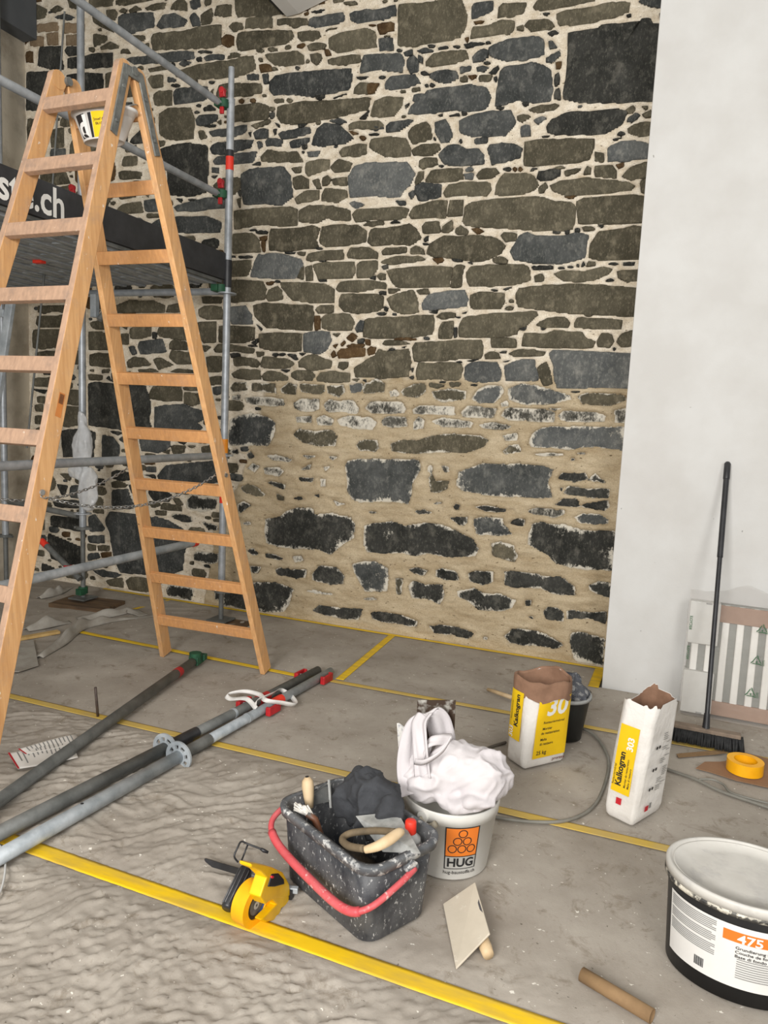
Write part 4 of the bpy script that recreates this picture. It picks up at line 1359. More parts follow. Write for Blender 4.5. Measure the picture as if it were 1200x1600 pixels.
for s_, dx in ((0, .019), (1, -.019)):
    for tops in (s1, s2):
        a, b, r_ = tops[s_]; d = (a-b).normalized()
        MB().bar(b+Vector((dx, 0, .005))-d*.01, b+d*.30+Vector((dx, 0, 0)), .036, .008, (0, 1, 0)).cyl(b+d*.08+Vector((dx*.7, 0, 0)), b+d*.08+Vector((dx*1.5, 0, 0)), .008, n=10).cyl(b+d*.24+Vector((dx*.7, 0, 0)), b+d*.24+Vector((dx*1.5, 0, 0)), .008, n=10).build('hinge_plate', M_hinge, lad, .002)
    hb = (s1[s_][1]+s2[s_][1])/2; MB().cyl(hb+Vector((-.03, 0, .01)), hb+Vector((.03, 0, .01)), .018, n=14).box(hb+Vector((dx, 0, .0)), (.012, .1, .04)).build('hinge_pin', M_hinge, lad)
def chain(pa, pb, sag, n):
    mb = MB()
    for i in range(n):
        t_ = (i+.5)/n; p = Vector(pa).lerp(Vector(pb), t_)+Vector((0, 0, -sag*4*t_*(1-t_))); t2 = (i+1.2)/n
        p2 = Vector(pa).lerp(Vector(pb), t2)+Vector((0, 0, -sag*4*t2*(1-t2))); d = (p2-p).normalized()
        s_ = d.orthogonal().normalized() if i % 2 else d.cross(d.orthogonal()).normalized(); L_ = (Vector(pb)-Vector(pa)).length/n*.72
        mb.path([p + d*(L_*math.cos(a)) + s_*(.0065*math.sin(a)) for a in np.linspace(0, 2*PI, 9)[:-1]], .0022, 4, True)
    return mb.build('chain', M_chain, lad)
def rp(tops, i, z): a, b, _ = tops[i]; return a.lerp(b, (z-a.z)/(b.z-a.z))
zc = 1.16
chain(rp(s1, 0, zc)+Vector((.018, 0, 0)), rp(s2, 0, zc+.03)+Vector((-.018, 0, 0)), .10, 52)
chain(rp(s1, 1, zc)+Vector((.0, 0, 0)), rp(s2, 1, zc+.03)+Vector((-.018, 0, 0)), .12, 52)
for tops in (s1, s2):
    p = rp(tops, 0, zc+.015); MB().cyl(p+Vector((.012, 0, 0)), p+Vector((.022, 0, 0)), .011, n=12).build('bolt', M_chain, lad)
# stamped label on the front rail
a, b, r_ = s1[0]; d = (b-a).normalized(); p = rp(s1, 0, 1.50)+Vector((.0158, .006, 0)); yv = Vector((0, 1, 0)); yv = (yv-d*yv.dot(d)).normalized()
lab = lambda x, y: p+yv*x+d*y
MB().add([lab(*q) for q in ((-.014, -.05), (.014, -.05), (.014, .045), (-.014, .045))], [(0, 1, 2, 3)]).build('sticker', simple('ladder_sticker', S(206, 130, 64), S(196, 120, 58), 10), lad)
mb = MB()
for i in range(7): mb.add([lab(-.010+i*.003, .002)+Vector((.0006, 0, 0)), lab(-.0085+i*.003, .002)+Vector((.0006, 0, 0)), lab(-.0085+i*.003, .040)+Vector((.0006, 0, 0)), lab(-.010+i*.003, .040)+Vector((.0006, 0, 0))], [(0, 1, 2, 3)])
mb.build('barcode', M_ink, lad)
# ---- bucket hanging in the top of the ladder
def cone_fn(c, r0, r1, h, a0, eps=.0012, sx=1.0):
    c = Vector(c)
    def fn(u, v):
        r = r0+(r1-r0)*v/h+eps; a = a0+u/((r0+r1)/2); return c+Vector((r*math.cos(a), r*math.sin(a), v))
    return fn
bc = WY(163, 224, YH+.0); bk = thing('printed_bucket', 'white bucket with black and yellow print hung in the top of the ladder', 'bucket', (bc.x, YH, bc.z))
B0 = Vector((bc.x, YH, bc.z)); r0, r1, bh = .088, .140, .125
M_pail = simple('white_bucket_plastic', S(224, 222, 218), S(206, 203, 198), 6, .4)
MB().lathe([(0, .004), (r0*.95, .004), (r0, 0), (r0+.001, .002), (r1, bh), (r1+.006, bh), (r1+.006, bh-.012), (r1-.003, bh-.012), (r0-.004, .008), (0, .008)], B0, 56).build('body', M_pail, bk)
aV = math.atan2(-B0.y, -B0.x)-.42
fn = cone_fn(B0, r0, r1, bh, aV)
patch_on(-.125, -.070, .008, .098, fn, M_ink, bk); patch_on(-.052, -.038, .006, .098, fn, M_ink, bk); patch_on(-.036, .060, .006, .100, fn, M_yprint, bk)
fn2 = cone_fn(B0, r0, r1, bh, aV, .0022)
text_on('d', .115, fn2, M_white, bk, -.122, .012, .035, squeeze=1.05)
text_on('Josef Gasser', .015, fn2, M_ink, bk, -.028, .066, .015); text_on('8610', .015, fn2, M_ink, bk, -.022, .050, .015)
MB().path([B0+Vector((r1*math.cos(aV+a), r1*math.sin(aV+a), bh-.01+.05*math.sin(q_))) for a, q_ in zip(np.linspace(.7, .7+PI, 15), np.linspace(0, PI, 15))], .003, 6).build('bail', M_chain, bk)
bk.scale = (1.12, .62, 1)                    # an oval bucket, clear of the rungs on either side
# ================================================================ clear bag on the inner post
M_film = simple('clear_film', S(226, 228, 230), S(206, 208, 210), 12, .22, 0, .5, 30, alpha=.62)
pb = P2+Vector((.07, -.06, 0)); zb0, zb1 = WY(150, 795, P2.y).z, WY(150, 690, P2.y).z
o = soft('plastic_bag', [((pb.x+.04, pb.y, zb0+.15), (.085, .05, .16)), ((pb.x-.01, pb.y, zb1-.04), (.075, .05, .16)), ((pb.x-.02, pb.y, zb1+.10), (.035, .03, .12)), ((pb.x-.08, pb.y, zb0+.26), (.07, .03, .05))], M_film, None, .008, .018, 14, (.1, 0, 1), 5, 5, .003, 30)
origin_to(o, (pb.x, pb.y, zb0)); tag(o, 'crumpled clear plastic bag hanging on the scaffold post', 'plastic bag')
# ================================================================ loose scaffold tubes on the floor
def tube_thing(label, pts_px, r, mt, zs, ext):
    a = FL(*pts_px[0], zs[0]); b = FL(*pts_px[1], zs[1]); d = (b-a).normalized()
    b = b+d*ext; b.z = zs[1]
    t_ = thing('scaffold_tube', label, 'tube', ((a+b)/2).to_2d().to_3d(), 'loose scaffold tubes on the floor')
    return t_, a, b, d
t1, a, b, d = tube_thing('dull grey scaffold tube lying alone with a green coupler at its far end', ((300, 1035), (0, 1250)), .026, M_galvd, (.048, .048), .5)
MB().cyl(a, b, .026, n=20, hollow=.004).build('tube', M_galvd, t1)
MB().cyl(a.lerp(b, .075), a.lerp(b, .095), .0275, n=18).build('band', M_red, t1)
M_ = Matrix((d, d.cross(Vector((0, 0, 1))).normalized(), Vector((0, 0, 1)))).transposed()
MB().cyl(a-d*.045+Vector((0, -.0, -.012)), a-d*.045+Vector((0, 0, .045)), .036, n=10).box(a-d*.06, (.09, .06, .05), M_).box(a-d*.10+Vector((.0, 0, .005)), (.04, .085, .035), M_).build('coupler', M_green, t1, .004)
for label, px, mt, zs, off, kk in (('dark steel scaffold post with rosette, lying on the far side of its pair', ((497, 1047), (0, 1300)), M_galvd, (.03, .058), .0, 0), ('bright galvanised scaffold post with rosette, lying on the near side of its pair', ((517, 1049), (0, 1337)), M_galvl, (.03, .058), .0, 1)):
    t_, a, b, d = tube_thing(label, px, .026, mt, zs, .25)
    L = (b-a).length; ros = FL(265, 1168, .055) if kk == 0 else FL(291, 1182, .055); tr = (ros-a).dot(d)/L; ros = a.lerp(b, tr)
    MB().cyl(a, ros, .0235, n=20, hollow=.004).cyl(ros, b, .027, n=20, hollow=.004).build('tube', mt, t_)
    rosette(ros, d, 'rosette', t_, M_galvl, .066)
    MB().cyl(ros-d*.20, ros-d*.02, .0262, n=18).build('sleeve', M_galvd if kk else M_blackp, t_)
    MB().cyl(a.lerp(ros, .62), a.lerp(ros, .632), .0255, n=18).build('collar', M_galvl, t_)
    sd = d.cross(Vector((0, 0, 1))).normalized()*(1 if kk == 0 else -1)
    if sd.x*(1 if kk else -1) < 0: sd = -sd
    for f_ in ((.10, .52) if kk == 0 else (.09, .50)):
        c = a.lerp(ros, f_)+sd*.047; M_ = Matrix((d, sd, d.cross(sd))).transposed()
        w = MB().box(c, (.10, .012, .045), M_).box(c+d*.045-sd*.008, (.014, .025, .045), M_).box(c-d*.045-sd*.008, (.014, .025, .045), M_).build('wedge', M_red, t_, .004)
        MB().cyl(c-sd*.03, c, .007, n=8).build('pin', M_galvl, t_)
    MB().cyl(a.lerp(ros, .40), a.lerp(ros, .47), .0262, n=18).build('band', M_redb if kk else M_red, t_)
    if kk: MB().cyl(b-d*.58+Vector((0, 0, .02)), b-d*.58+Vector((0, 0, .0282)), .006, n=10).build('hole', M_ink, t_)
# white webbing strap around the pair
M_strap = simple('white_webbing', S(232, 230, 226), S(214, 212, 208), 20, .8, 0, .2, 120)
def ribbon(pts, w, wd):
    P = []
    for p in pts:
        p = Vector(p); P.append([p-Vector(wd)*w/2, p+Vector(wd)*w/2])
    return MB().grid(P)
def spline(pts, n):
    pts = [Vector(p) for p in pts]; out = []
    for i in range(len(pts)-1):
        p0, p1, p2, p3 = pts[max(i-1, 0)], pts[i], pts[i+1], pts[min(i+2, len(pts)-1)]
        for k in range(n):
            t_ = k/n; out.append(.5*((2*p1)+(p2-p0)*t_+(2*p0-5*p1+4*p2-p3)*t_*t_+(3*p1-p0-3*p2+p3)*t_**3))
    return out+[pts[-1]]
sp = spline([FL(400, 1107, .065), FL(385, 1092, .085), FL(360, 1092, .05), FL(355, 1085, .06), FL(380, 1080, .075), FL(405, 1085, .08), FL(415, 1094, .09), FL(440, 1098, .07), FL(462, 1101, .035), FL(455, 1088, .03), FL(438, 1078, .05), FL(425, 1084, .085), FL(402, 1094, .09), FL(398, 1104, .07)], 8)
o = ribbon(sp, .030, (.45, .30, .6)).build('strap', M_strap, None, solid=.0015); origin_to(o, FL(400, 1107, .03)); tag(o, 'white webbing strap looped over the pair of scaffold posts', 'strap')
# ================================================================ black mortar tub with tools
TC = Vector((-.822, 1.995, .012)); tx_ = Vector((.888, -.459, 0)).normalized(); ty_ = Vector((.459, .888, 0)).normalized()
TM = Matrix((tx_, ty_, Vector((0, 0, 1)))).transposed()
def TW(x, y, z): return TC + TM @ Vector((x, y, z))
def rrect(w, d, r, n=6):
    P = []
    for cx, cy, a0 in ((w/2-r, d/2-r, 0), (-w/2+r, d/2-r, PI/2), (-w/2+r, -d/2+r, PI), (w/2-r, -d/2+r, 3*PI/2)):
        for k in range(n+1): P.append((cx+r*math.cos(a0+PI/2*k/n), cy+r*math.sin(a0+PI/2*k/n)))
    return P
def loft(mb, secs, fn, closed_bottom=True):
    V = []; n = len(secs[0][0])
    for P, z in secs: V += [fn(x, y, z) for x, y in P]
    Fs = [(k*n+i, k*n+(i+1) % n, (k+1)*n+(i+1) % n, (k+1)*n+i) for k in range(len(secs)-1) for i in range(n)]
    mb.add(V, Fs, True)
    if closed_bottom: mb.add([fn(x, y, secs[0][1]) for x, y in secs[0][0]], [tuple(range(n-1, -1, -1))])
    return mb
M_tub = splatter('spattered_black_plastic', S(30, 32, 38), S(46, 49, 56), S(214, 214, 212), .585, 85, .5, 8, stretch=(1, 1, .6))
M_tubrim = splatter('spattered_tub_rim', S(56, 59, 64), S(84, 88, 93), S(210, 210, 208), .53, 34, .55, 9)
tub = thing('mortar_tub', 'black rectangular plastic tub spattered with mortar, red carrying handle', 'tub', TC)
loft(MB(), [(rrect(.415, .24, .05), 0), (rrect(.425, .25, .055), .006), (rrect(.455, .285, .06), .252), (rrect(.440, .270, .055), .252), (rrect(.41, .235, .045), .015)], TW).add([TW(x, y, .016) for x, y in rrect(.41, .235, .045)], [tuple(range(28))]).build('body', M_tub, tub)
loft(MB(), [(rrect(.452, .282, .06), .226), (rrect(.478, .308, .068), .226), (rrect(.486, .316, .07), .248), (rrect(.482, .312, .068), .254), (rrect(.458, .288, .06), .256), (rrect(.446, .276, .058), .250)], TW, False).build('rim', M_tubrim, tub)
M_pink = splatter('red_handle_plastic', S(206, 78, 84), S(188, 62, 70), S(226, 200, 196), .60, 30, .5)
hp = spline([TW(.245, .02, .205), TW(.252, -.05, .185), TW(.236, -.145, .145), TW(.17, -.182, .125), TW(.0, -.188, .135), TW(-.16, -.186, .158), TW(-.238, -.158, .185), TW(-.258, -.08, .212), TW(-.25, .0, .225)], 6)
MB().path(hp, [.0095]*len(hp), 10).build('handle', M_pink, tub)
g0 = MB().path(hp[14:34], .0135, 10).build('grip', M_pink, tub)
for x in (.238, -.240): MB().cyl(TW(x-.012, .01, .21), TW(x+.012, .01, .21), .02, n=14).build('pivot', M_tubrim, tub)
# ---- in the tub
M_rag = simple('charcoal_cloth', S(62, 64, 68), S(42, 43, 46), 9, .95, 0, .3, 70)
o = soft('work_rag', [(TW(-.06, .085, .285), (.11, .06, .07), TM), (TW(-.01, .10, .30), (.075, .05, .05), TM), (TW(.055, .085, .26), (.06, .045, .06), TM), (TW(-.12, .07, .235), (.05, .045, .07), TM), (TW(.0, .07, .22), (.10, .05, .05), TM)], M_rag, None, .006, .026, 15, (.5, -.3, .6), 3.5, 4, .002, 36, None, 3)
origin_to(o, TW(-.02, .08, .20)); tag(o, 'dark grey rag hanging over the back rim of the black tub', 'rag')
M_woodh = simple('pale_wood_handle', S(214, 190, 154), S(190, 164, 126), 14, .6, stretch=(1, 1, .3))
tr = thing('steel_trowel', 'steel plastering trowel with pale wooden grip lying on the black tub', 'trowel', TW(.10, -.02, .2))
pa, pb_, pc, pd = FL(556, 1275, .275), FL(621, 1268, .30), FL(657, 1333, .275), FL(598, 1330, .23)
MB().add([pa, pb_, pc, pd]+[p-Vector((0, 0, .002)) for p in (pa, pb_, pc, pd)], [(0, 1, 2, 3), (7, 6, 5, 4), (0, 4, 5, 1), (1, 5, 6, 2), (2, 6, 7, 3), (3, 7, 4, 0)]).build('blade', M_steel, tr)
gp = spline([FL(570, 1328, .30), FL(590, 1322, .315), FL(608, 1312, .325), FL(622, 1302, .33), FL(628, 1300, .325)], 6)
MB().path(gp, [.010+.006*math.sin(PI*i/(len(gp)-1)) for i in range(len(gp))], 10).build('grip', M_woodh, tr)
gp = spline([FL(568, 1326, .295), FL(545, 1322, .27), FL(535, 1312, .255), FL(548, 1302, .26), FL(585, 1298, .275), FL(616, 1300, .31)], 6)
MB().path(gp, .011, 8).build('grip_frame', simple('dirty_wood', S(122, 106, 82), S(88, 76, 58), 12, .8), tr)
sp_ = thing('scraper', 'scraper with pale wooden handle standing in the left end of the black tub', 'scraper', TW(-.17, .05, .02))
h0 = FL(483, 1252, .245); h1 = h0+Vector((-.012, .006, .066)); d = (h1-h0).normalized()
MB().path([h0-d*.02, h0+d*.02, h0+d*.05, h1+d*.0, h1+d*.012], [.013, .018, .0205, .018, .008], 12).build('handle', M_woodh, sp_)
MB().path([h0-d*.10, h0+d*.005], .008, 8).build('shank', M_galvd, sp_)
MB().cyl(h1+d*.0115, h1+d*.0145, .006, n=10).build('ring', M_ink, sp_)
sq_ = thing('putty_knife', 'steel putty knife with mortar on its blade beside the dark rag', 'putty knife', TW(-.11, .06, .02))
k0 = FL(490, 1262, .24); MB().add([FL(486, 1240, .26), FL(514, 1222, .27), FL(517, 1252, .22), FL(488, 1258, .22)]+[p+Vector((.004, .004, 0)) for p in (FL(486, 1240, .26), FL(514, 1222, .27), FL(517, 1252, .22), FL(488, 1258, .22))], [(0, 1, 2, 3), (7, 6, 5, 4), (0, 4, 5, 1), (1, 5, 6, 2), (2, 6, 7, 3), (3, 7, 4, 0)]).build('blade', splatter('mortared_steel', S(88, 90, 90), S(60, 60, 60), S(196, 192, 182), .5, 22, .5), sq_)
MB().bar(FL(514, 1218, .29), FL(517, 1262, .20), .008, .006, (1, 0, 0)).build('back_bar', M_steel, sq_)
br = thing('brush', 'white bristled brush lying over the left rim of the black tub', 'brush', TW(-.2, -.06, .2))
b0, b1 = FL(468, 1262, .268), FL(492, 1280, .235); mb = MB(); random.seed(11)
for i in range(60):
    p = b0+Vector((random.uniform(-.022, .022), random.uniform(-.010, .010), random.uniform(-.006, .012))); mb.path([p, p.lerp(b1+Vector((random.uniform(-.012, .012), 0, 0)), .65)], .003, 4)
mb.build('bristles', simple('white_bristle', S(226, 222, 214), S(190, 186, 178), 60, .9), br)
MB().path([b0.lerp(b1, .5), b1, b1+Vector((.05, -.0, -.10))], [.012, .012, .008], 8).build('handle', simple('teal_handle', S(70, 96, 98), S(110, 70, 48), 14, .5), br)
bo = thing('bottle', 'small clear bottle with red cap in the right corner of the black tub', 'bottle', TW(.165, .075, .05))
bz = TW(.168, .070, 0); M_botl = simple('milky_plastic', S(196, 196, 194), S(176, 176, 174), 6, .25, alpha=.75)
MB().lathe([(0, .16), (.030, .16), (.032, .17), (.034, .225), (.032, .245), (.018, .258), (.014, .262)], (bz.x, bz.y, TC.z), 28).build('body', M_botl, bo)
MB().lathe([(0, .300), (.014, .300), (.017, .296), (.018, .262), (.014, .258)], (bz.x, bz.y, TC.z), 22).build('cap', M_redb, bo)
mb_ = MB(); pts = [TW(.08, -.02, .09), TW(.11, -.0, .08), TW(.02, -.06, .09), TW(-.08, -.04, .09)]
o = soft('dried_mortar', [(p, (.06, .05, .03)) for p in pts]+[(TW(0, 0, .06), (.15, .08, .045), TM)], simple('dried_mortar', S(92, 82, 70), S(60, 54, 48), 18, .95, 0, .6, 40), None, .008, .012, 24, (1, 0, 0), 1.2, 2, .01, 40)
origin_to(o, TW(0, 0, .02)); tag(o, 'dark lumps of dried mortar at the bottom of the black tub', 'mortar')
# ================================================================ white bucket with orange print
HB = Vector((-.612, 2.325, .008)); hb = thing('white_bucket', 'white plastic bucket with an orange HUG print behind the black tub', 'bucket', HB)
M_wpl = splatter('white_bucket_wall', S(222, 221, 216), S(210, 208, 202), S(176, 172, 164), .66, 18, .4)
MB().lathe([(0, .003), (.128, .003), (.134, 0), (.136, .004), (.158, .20), (.163, .20), (.166, .238), (.163, .243), (.158, .240), (.154, .20), (.131, .008), (0, .008)], HB, 64).build('body', M_wpl, hb)
aH = math.atan2(-HB.y, -HB.x)+.30
fn = cone_fn(HB, .136, .158, .2, aH); fb = cone_fn(HB, .136, .158, .2, aH, .0021)
patch_on(-.052, .052, .092, .196, fn, M_oprint, hb, 'logo_panel', 14, 6)
mb = MB()
for x0, x1, y0, y1 in ((-.055, .055, .194, .198), (-.055, .055, .0895, .0925), (-.055, .055, .044, .0465), (-.055, -.0515, .044, .198), (.0515, .055, .044, .198)):
    mb.grid([[fb(x0+(x1-x0)*i/10, y0+(y1-y0)*j) for j in range(2)] for i in range(11)])
for cx, cy in ((0, .188), (-.0155, .160), (.0155, .160), (-.031, .132), (0, .132), (.031, .132)): ring_on(cx, cy-.013, .0148, .0032, fb, M_ink, hb, mb=mb)
mb.build('logo_lines', M_ink, hb)
text_on('HUG', .043, fb, M_ink, hb, 0, .054, .03, 'CENTER')
text_on('hug-baustoffe.ch', .0175, fb, M_ink, hb, 0, .026, .006, 'CENTER')
el = aH-.85; MB().cyl(HB+Vector((.163*math.cos(el), .163*math.sin(el), .215)), HB+Vector((.172*math.cos(el), .172*math.sin(el), .215)), .02, n=16).build('handle_boss', M_wpl, hb)
gpts = [HB+Vector((.176*math.cos(el+q), .176*math.sin(el+q), .212-.02*math.sin(PI*(q+.06)/.36))) for q in np.linspace(-.06, .30, 10)]
MB().path(gpts, .011, 10).build('handle_grip', splatter('stained_grip', S(176, 168, 148), S(156, 148, 130), S(60, 76, 120), .6, 30, .6), hb)
# ---- in the bucket
M_cloth = simple('white_cotton', S(208, 203, 204), S(196, 191, 193), 5, .95, 0, .12, 140)
def along(pts, r0, r1, n=10):
    sp = spline(pts, n); return [(p, (r0+(r1-r0)*i/len(sp),)*3) for i, p in enumerate(sp)]
o = soft('white_cloth', [(WY(738, 1205, 2.28), (.120, .105, .088)), (WY(760, 1214, 2.27), (.082, .09, .088)), (WY(712, 1190, 2.26), (.085, .085, .070)), (WY(690, 1215, 2.23), (.085, .07, .080)), (WY(666, 1228, 2.21), (.055, .05, .060)), (WY(650, 1205, 2.24), (.040, .05, .075)), (WY(705, 1250, 2.19), (.060, .05, .026)), (WY(748, 1250, 2.20), (.062, .05, .028)), (WY(735, 1262, 2.19), (.05, .04, .012))]
    , M_cloth, None, .006, .020, 10, (.6, -.2, .5), 4.5, 6, 0, 30, None, 4)
origin_to(o, (-.6, 2.29, .24)); tag(o, 'white cotton T-shirt bundled on top of the white bucket', 'cloth')
def drape(pts, w, wd, rip, n=9):
    sp = spline(pts, 6); wd = Vector(wd).normalized(); P = []
    for i, p in enumerate(sp):
        tn = (sp[min(i+1, len(sp)-1)]-sp[max(i-1, 0)]).normalized(); nn = tn.cross(wd).normalized()
        P.append([p+wd*(w*(j/(n-1)-.5))+nn*(rip*math.sin(3.1*PI*j/(n-1)+i*.12)+.012*(1-(2*j/(n-1)-1)**2)) for j in range(n)])
    return MB().grid(P)
drape([WY(646, 1240, 2.17), WY(640, 1200, 2.20), WY(643, 1160, 2.22), WY(652, 1128, 2.25), WY(668, 1112, 2.28), WY(682, 1122, 2.31), WY(690, 1145, 2.33), WY(695, 1180, 2.34)], .085, (.75, .5, .25), .008).build('sleeve', M_cloth, o, solid=.006)
drape([WY(660, 1215, 2.16), WY(657, 1180, 2.18), WY(655, 1150, 2.20), WY(655, 1128, 2.23), WY(664, 1114, 2.26)], .055, (.9, -.1, .15), .006).build('sleeve', M_cloth, o, solid=.006)
drape([WY(664, 1200, 2.20), WY(672, 1165, 2.21), WY(685, 1156, 2.23), WY(702, 1156, 2.26)], .05, (.1, .9, .5), .004).build('sleeve', M_cloth, o, solid=.005)
cp = spline([WY(648, 1190, 2.135), WY(662, 1191, 2.125), WY(680, 1182, 2.13), WY(694, 1170, 2.15), WY(704, 1154, 2.18)], 6)
ribbon(cp, .026, (.25, -.4, .9)).build('collar', M_cloth, o, solid=.004)
st = thing('steel_float', 'steel float stained brown and black, standing upright behind the white cloth', 'float', (-.69, 2.37, .05))
q = [WY(652, 1094, 2.38), WY(712, 1094, 2.37), WY(710, 1165, 2.36), WY(652, 1165, 2.37)]; q[2].z -= .2; q[3].z -= .2
sm_ = simple('stained_steel', S(206, 204, 196), S(62, 48, 38), 11, .45, .1, lo=.33, hi=.47)
MB().add(q+[p+Vector((0, .003, 0)) for p in q], [(3, 2, 1, 0), (4, 5, 6, 7), (0, 1, 5, 4), (1, 2, 6, 5), (2, 3, 7, 6), (3, 0, 4, 7)]).build('blade', sm_, st)
c_ = (q[0]+q[1]+q[2]+q[3])/4; MB().path([c_+Vector((0, .005, -.08)), c_+Vector((0, .04, -.07)), c_+Vector((0, .04, .07)), c_+Vector((0, .005, .08))], .01, 8).build('handle', M_woodh, st)
wl = thing('plastic_spatula', 'white flat spatula standing upright in the left of the white bucket', 'spatula', (-.76, 2.26, .05))
q = [WY(620, 1130, 2.27), WY(640, 1145, 2.27), WY(645, 1235, 2.27), WY(624, 1235, 2.27)]; q[2].z -= .12; q[3].z -= .12; q[2].x += .02; q[3].x += .02
MB().add(q+[p+Vector((.006, .006, 0)) for p in q], [(3, 2, 1, 0), (4, 5, 6, 7), (0, 1, 5, 4), (1, 2, 6, 5), (2, 3, 7, 6), (3, 0, 4, 7)]).build('blade', splatter('spotted_white', S(228, 226, 220), S(214, 212, 206), S(150, 150, 160), .6, 16, .5), wl)
h_ = (q[2]+q[3])/2; MB().path([h_+Vector((.0, .0, .02)), h_+Vector((.02, .01, -.04))], .012, 8).build('handle', M_woodh, wl)
# ================================================================ wooden float leaning on its handle
ft = thing('hand_float', 'pale diamond-lying plastering float resting on its grip in front of the white bucket', 'float', FL(730, 1450))
q = [FL(742, 1378, .075), FL(692, 1412, .016), FL(712, 1513, .014), FL(765, 1458, .065)]
nrm = (q[1]-q[0]).cross(q[3]-q[0]).normalized(); nrm = nrm if nrm.z > 0 else -nrm
MB().add(q+[p-nrm*.006 for p in q], [(0, 1, 2, 3), (7, 6, 5, 4), (0, 4, 5, 1), (1, 5, 6, 2), (2, 6, 7, 3), (3, 7, 4, 0)]).build('board', splatter('dusty_float_board', S(206, 196, 178), S(190, 180, 162), S(228, 222, 208), .6, 20, .8), ft, .002)
qc = (q[0]+q[1]+q[2]+q[3])/4; gd = (q[3]-q[0]).normalized(); ge = (q[3]-q[2]).normalized()
gp = [FL(735, 1430, .03), FL(752, 1462, .026), FL(763, 1492, .026)]
MB().path([gp[0], gp[0].lerp(gp[1], .5), gp[1], gp[1].lerp(gp[2], .6), gp[2]], [.014, .018, .017, .019, .016], 12).build('grip', M_woodh, ft)
s_ = lambda a, b: q[0]+(q[1]-q[0])*a+(q[3]-q[0])*b+nrm*.0008
poly_on([(.03, .35), (.10, .42), (.07, .55), (.02, .62)], s_, simple('dark_stain', S(70, 68, 72), S(96, 92, 92), 30, .8), ft, 'stain')
# ================================================================ tape dispenser
RC = FL(398, 1413, .066); ax = Vector((.985, -.17, 0)).normalized()
dp = thing('tape_dispenser', 'yellow and black masking tape dispenser lying left of the black tub', 'tape dispenser', RC.to_2d().to_3d())
def annulus(mb, c, axis, R, r, w, n=40):
    x, y, z = basis(Vector(c), Vector(c)+Vector(axis)); c = Vector(c)
    ring = lambda rad, k: [c+x*(rad*math.cos(2*PI*i/n))+y*(rad*math.sin(2*PI*i/n))+z*k for i in range(n)]
    V = ring(R, -w/2)+ring(R, w/2)+ring(r, w/2)+ring(r, -w/2)
    return mb.add(V, [(k*n+i, k*n+(i+1) % n, ((k+1) % 4)*n+(i+1) % n, ((k+1) % 4)*n+i) for k in range(4) for i in range(n)], True)
o = annulus(MB(), RC-ax*.012, ax, .064, .040, .046).build('tape_roll', M_tapeor, dp); md = o.modifiers.new('es', 'EDGE_SPLIT'); md.split_angle = .8
MB().cyl(RC-ax*.03, RC+ax*.006, .0395, n=32).build('core', simple('grey_core', S(110, 112, 112), S(70, 72, 74), 30, .5), dp)
x_, y_, z_ = basis(RC, RC+ax)
cfn = lambda u, v: RC+ax*.0075+Vector((0, 0, 1))*v+ax.cross(Vector((0, 0, 1)))*(-u)
for a0, a1, mt in ((-1.2, .3, M_blue), (.3, 1.0, M_yprint), (1.0, 1.9, M_blue), (1.9, 5.0, M_ink)): ring_on(0, 0, .0385, .009, cfn, mt, dp, 'core_print', 14, a0, a1)
ring_on(0, 0, .012, .008, cfn, M_galvl, dp, 'hub', 20)
XB = RC.x+.035
def bodypx(pts): return [WX(px, py, XB) for px, py in pts]
def yz_prism(pts, x0, t, mt, name, hole=None):
    n = len(pts); V = [Vector((x0+dx, p.y, p.z)) for dx in (-t/2, t/2) for p in pts]
    return MB().add(V, [tuple(range(n-1, -1, -1)), tuple(range(n, 2*n))]+[(i, (i+1) % n, (i+1) % n+n, i+n) for i in range(n)]).build(name, mt, dp, .004)
yz_prism(bodypx([(388, 1348), (398, 1349), (422, 1354), (438, 1362), (448, 1380), (450, 1398), (440, 1402), (424, 1402), (410, 1412), (402, 1400), (412, 1370), (402, 1360), (388, 1354)]), XB-.01, .040, M_yell, 'body')
yz_prism(bodypx([(418, 1385), (436, 1386), (448, 1394), (448, 1412), (436, 1418), (430, 1436), (412, 1440), (404, 1436), (416, 1424), (428, 1412), (420, 1404)]), XB-.004, .026, M_yell, 'tape_guide')
yz_prism(bodypx([(419, 1364), (430, 1363), (438, 1372), (439, 1380), (424, 1384), (413, 1384)]), XB+.006, .016, M_ink, 'window')
yz_prism(bodypx([(418, 1366), (422, 1366), (421, 1371), (417, 1371)]), XB+.012, .008, M_redp, 'badge')
h0, h1 = FL(385, 1356, .090), FL(354, 1421, .030); MB().path([h0, h0.lerp(h1, .04), h0.lerp(h1, .96), h1], [.015, .019, .019, .015], 14).build('handle', M_blackp, dp)
x_, y_, z_ = basis(h0, h1); mb = MB()
for i in range(9): a = 2*PI*i/9; dd = x_*(.019*math.cos(a))+y_*(.019*math.sin(a)); mb.path([h0.lerp(h1, .08)+dd, h0.lerp(h1, .92)+dd], .0028, 6)
mb.build('handle_rib', simple('worn_black', S(96, 96, 98), S(60, 60, 62), 50, .5), dp)
MB().bar(FL(320, 1346, .014), FL(374, 1362, .055), .020, .006, (0, .3, 1)).build('cutter_arm', M_blackp, dp, .001)
MB().bar(FL(386, 1366, .07), FL(408, 1374, .06), .02, .016, (0, 0, 1)).build('arm_joint', M_galvd, dp, .002)
MB().path(spline([FL(372, 1347, .085), FL(366, 1338, .105), FL(371, 1325, .125), FL(377, 1315, .145), FL(388, 1319, .145), FL(412, 1328, .13)], 4), .003, 6).path([FL(377, 1346, .095), FL(387, 1320, .14)], .003, 6).build('wire_guard', M_blackp, dp)
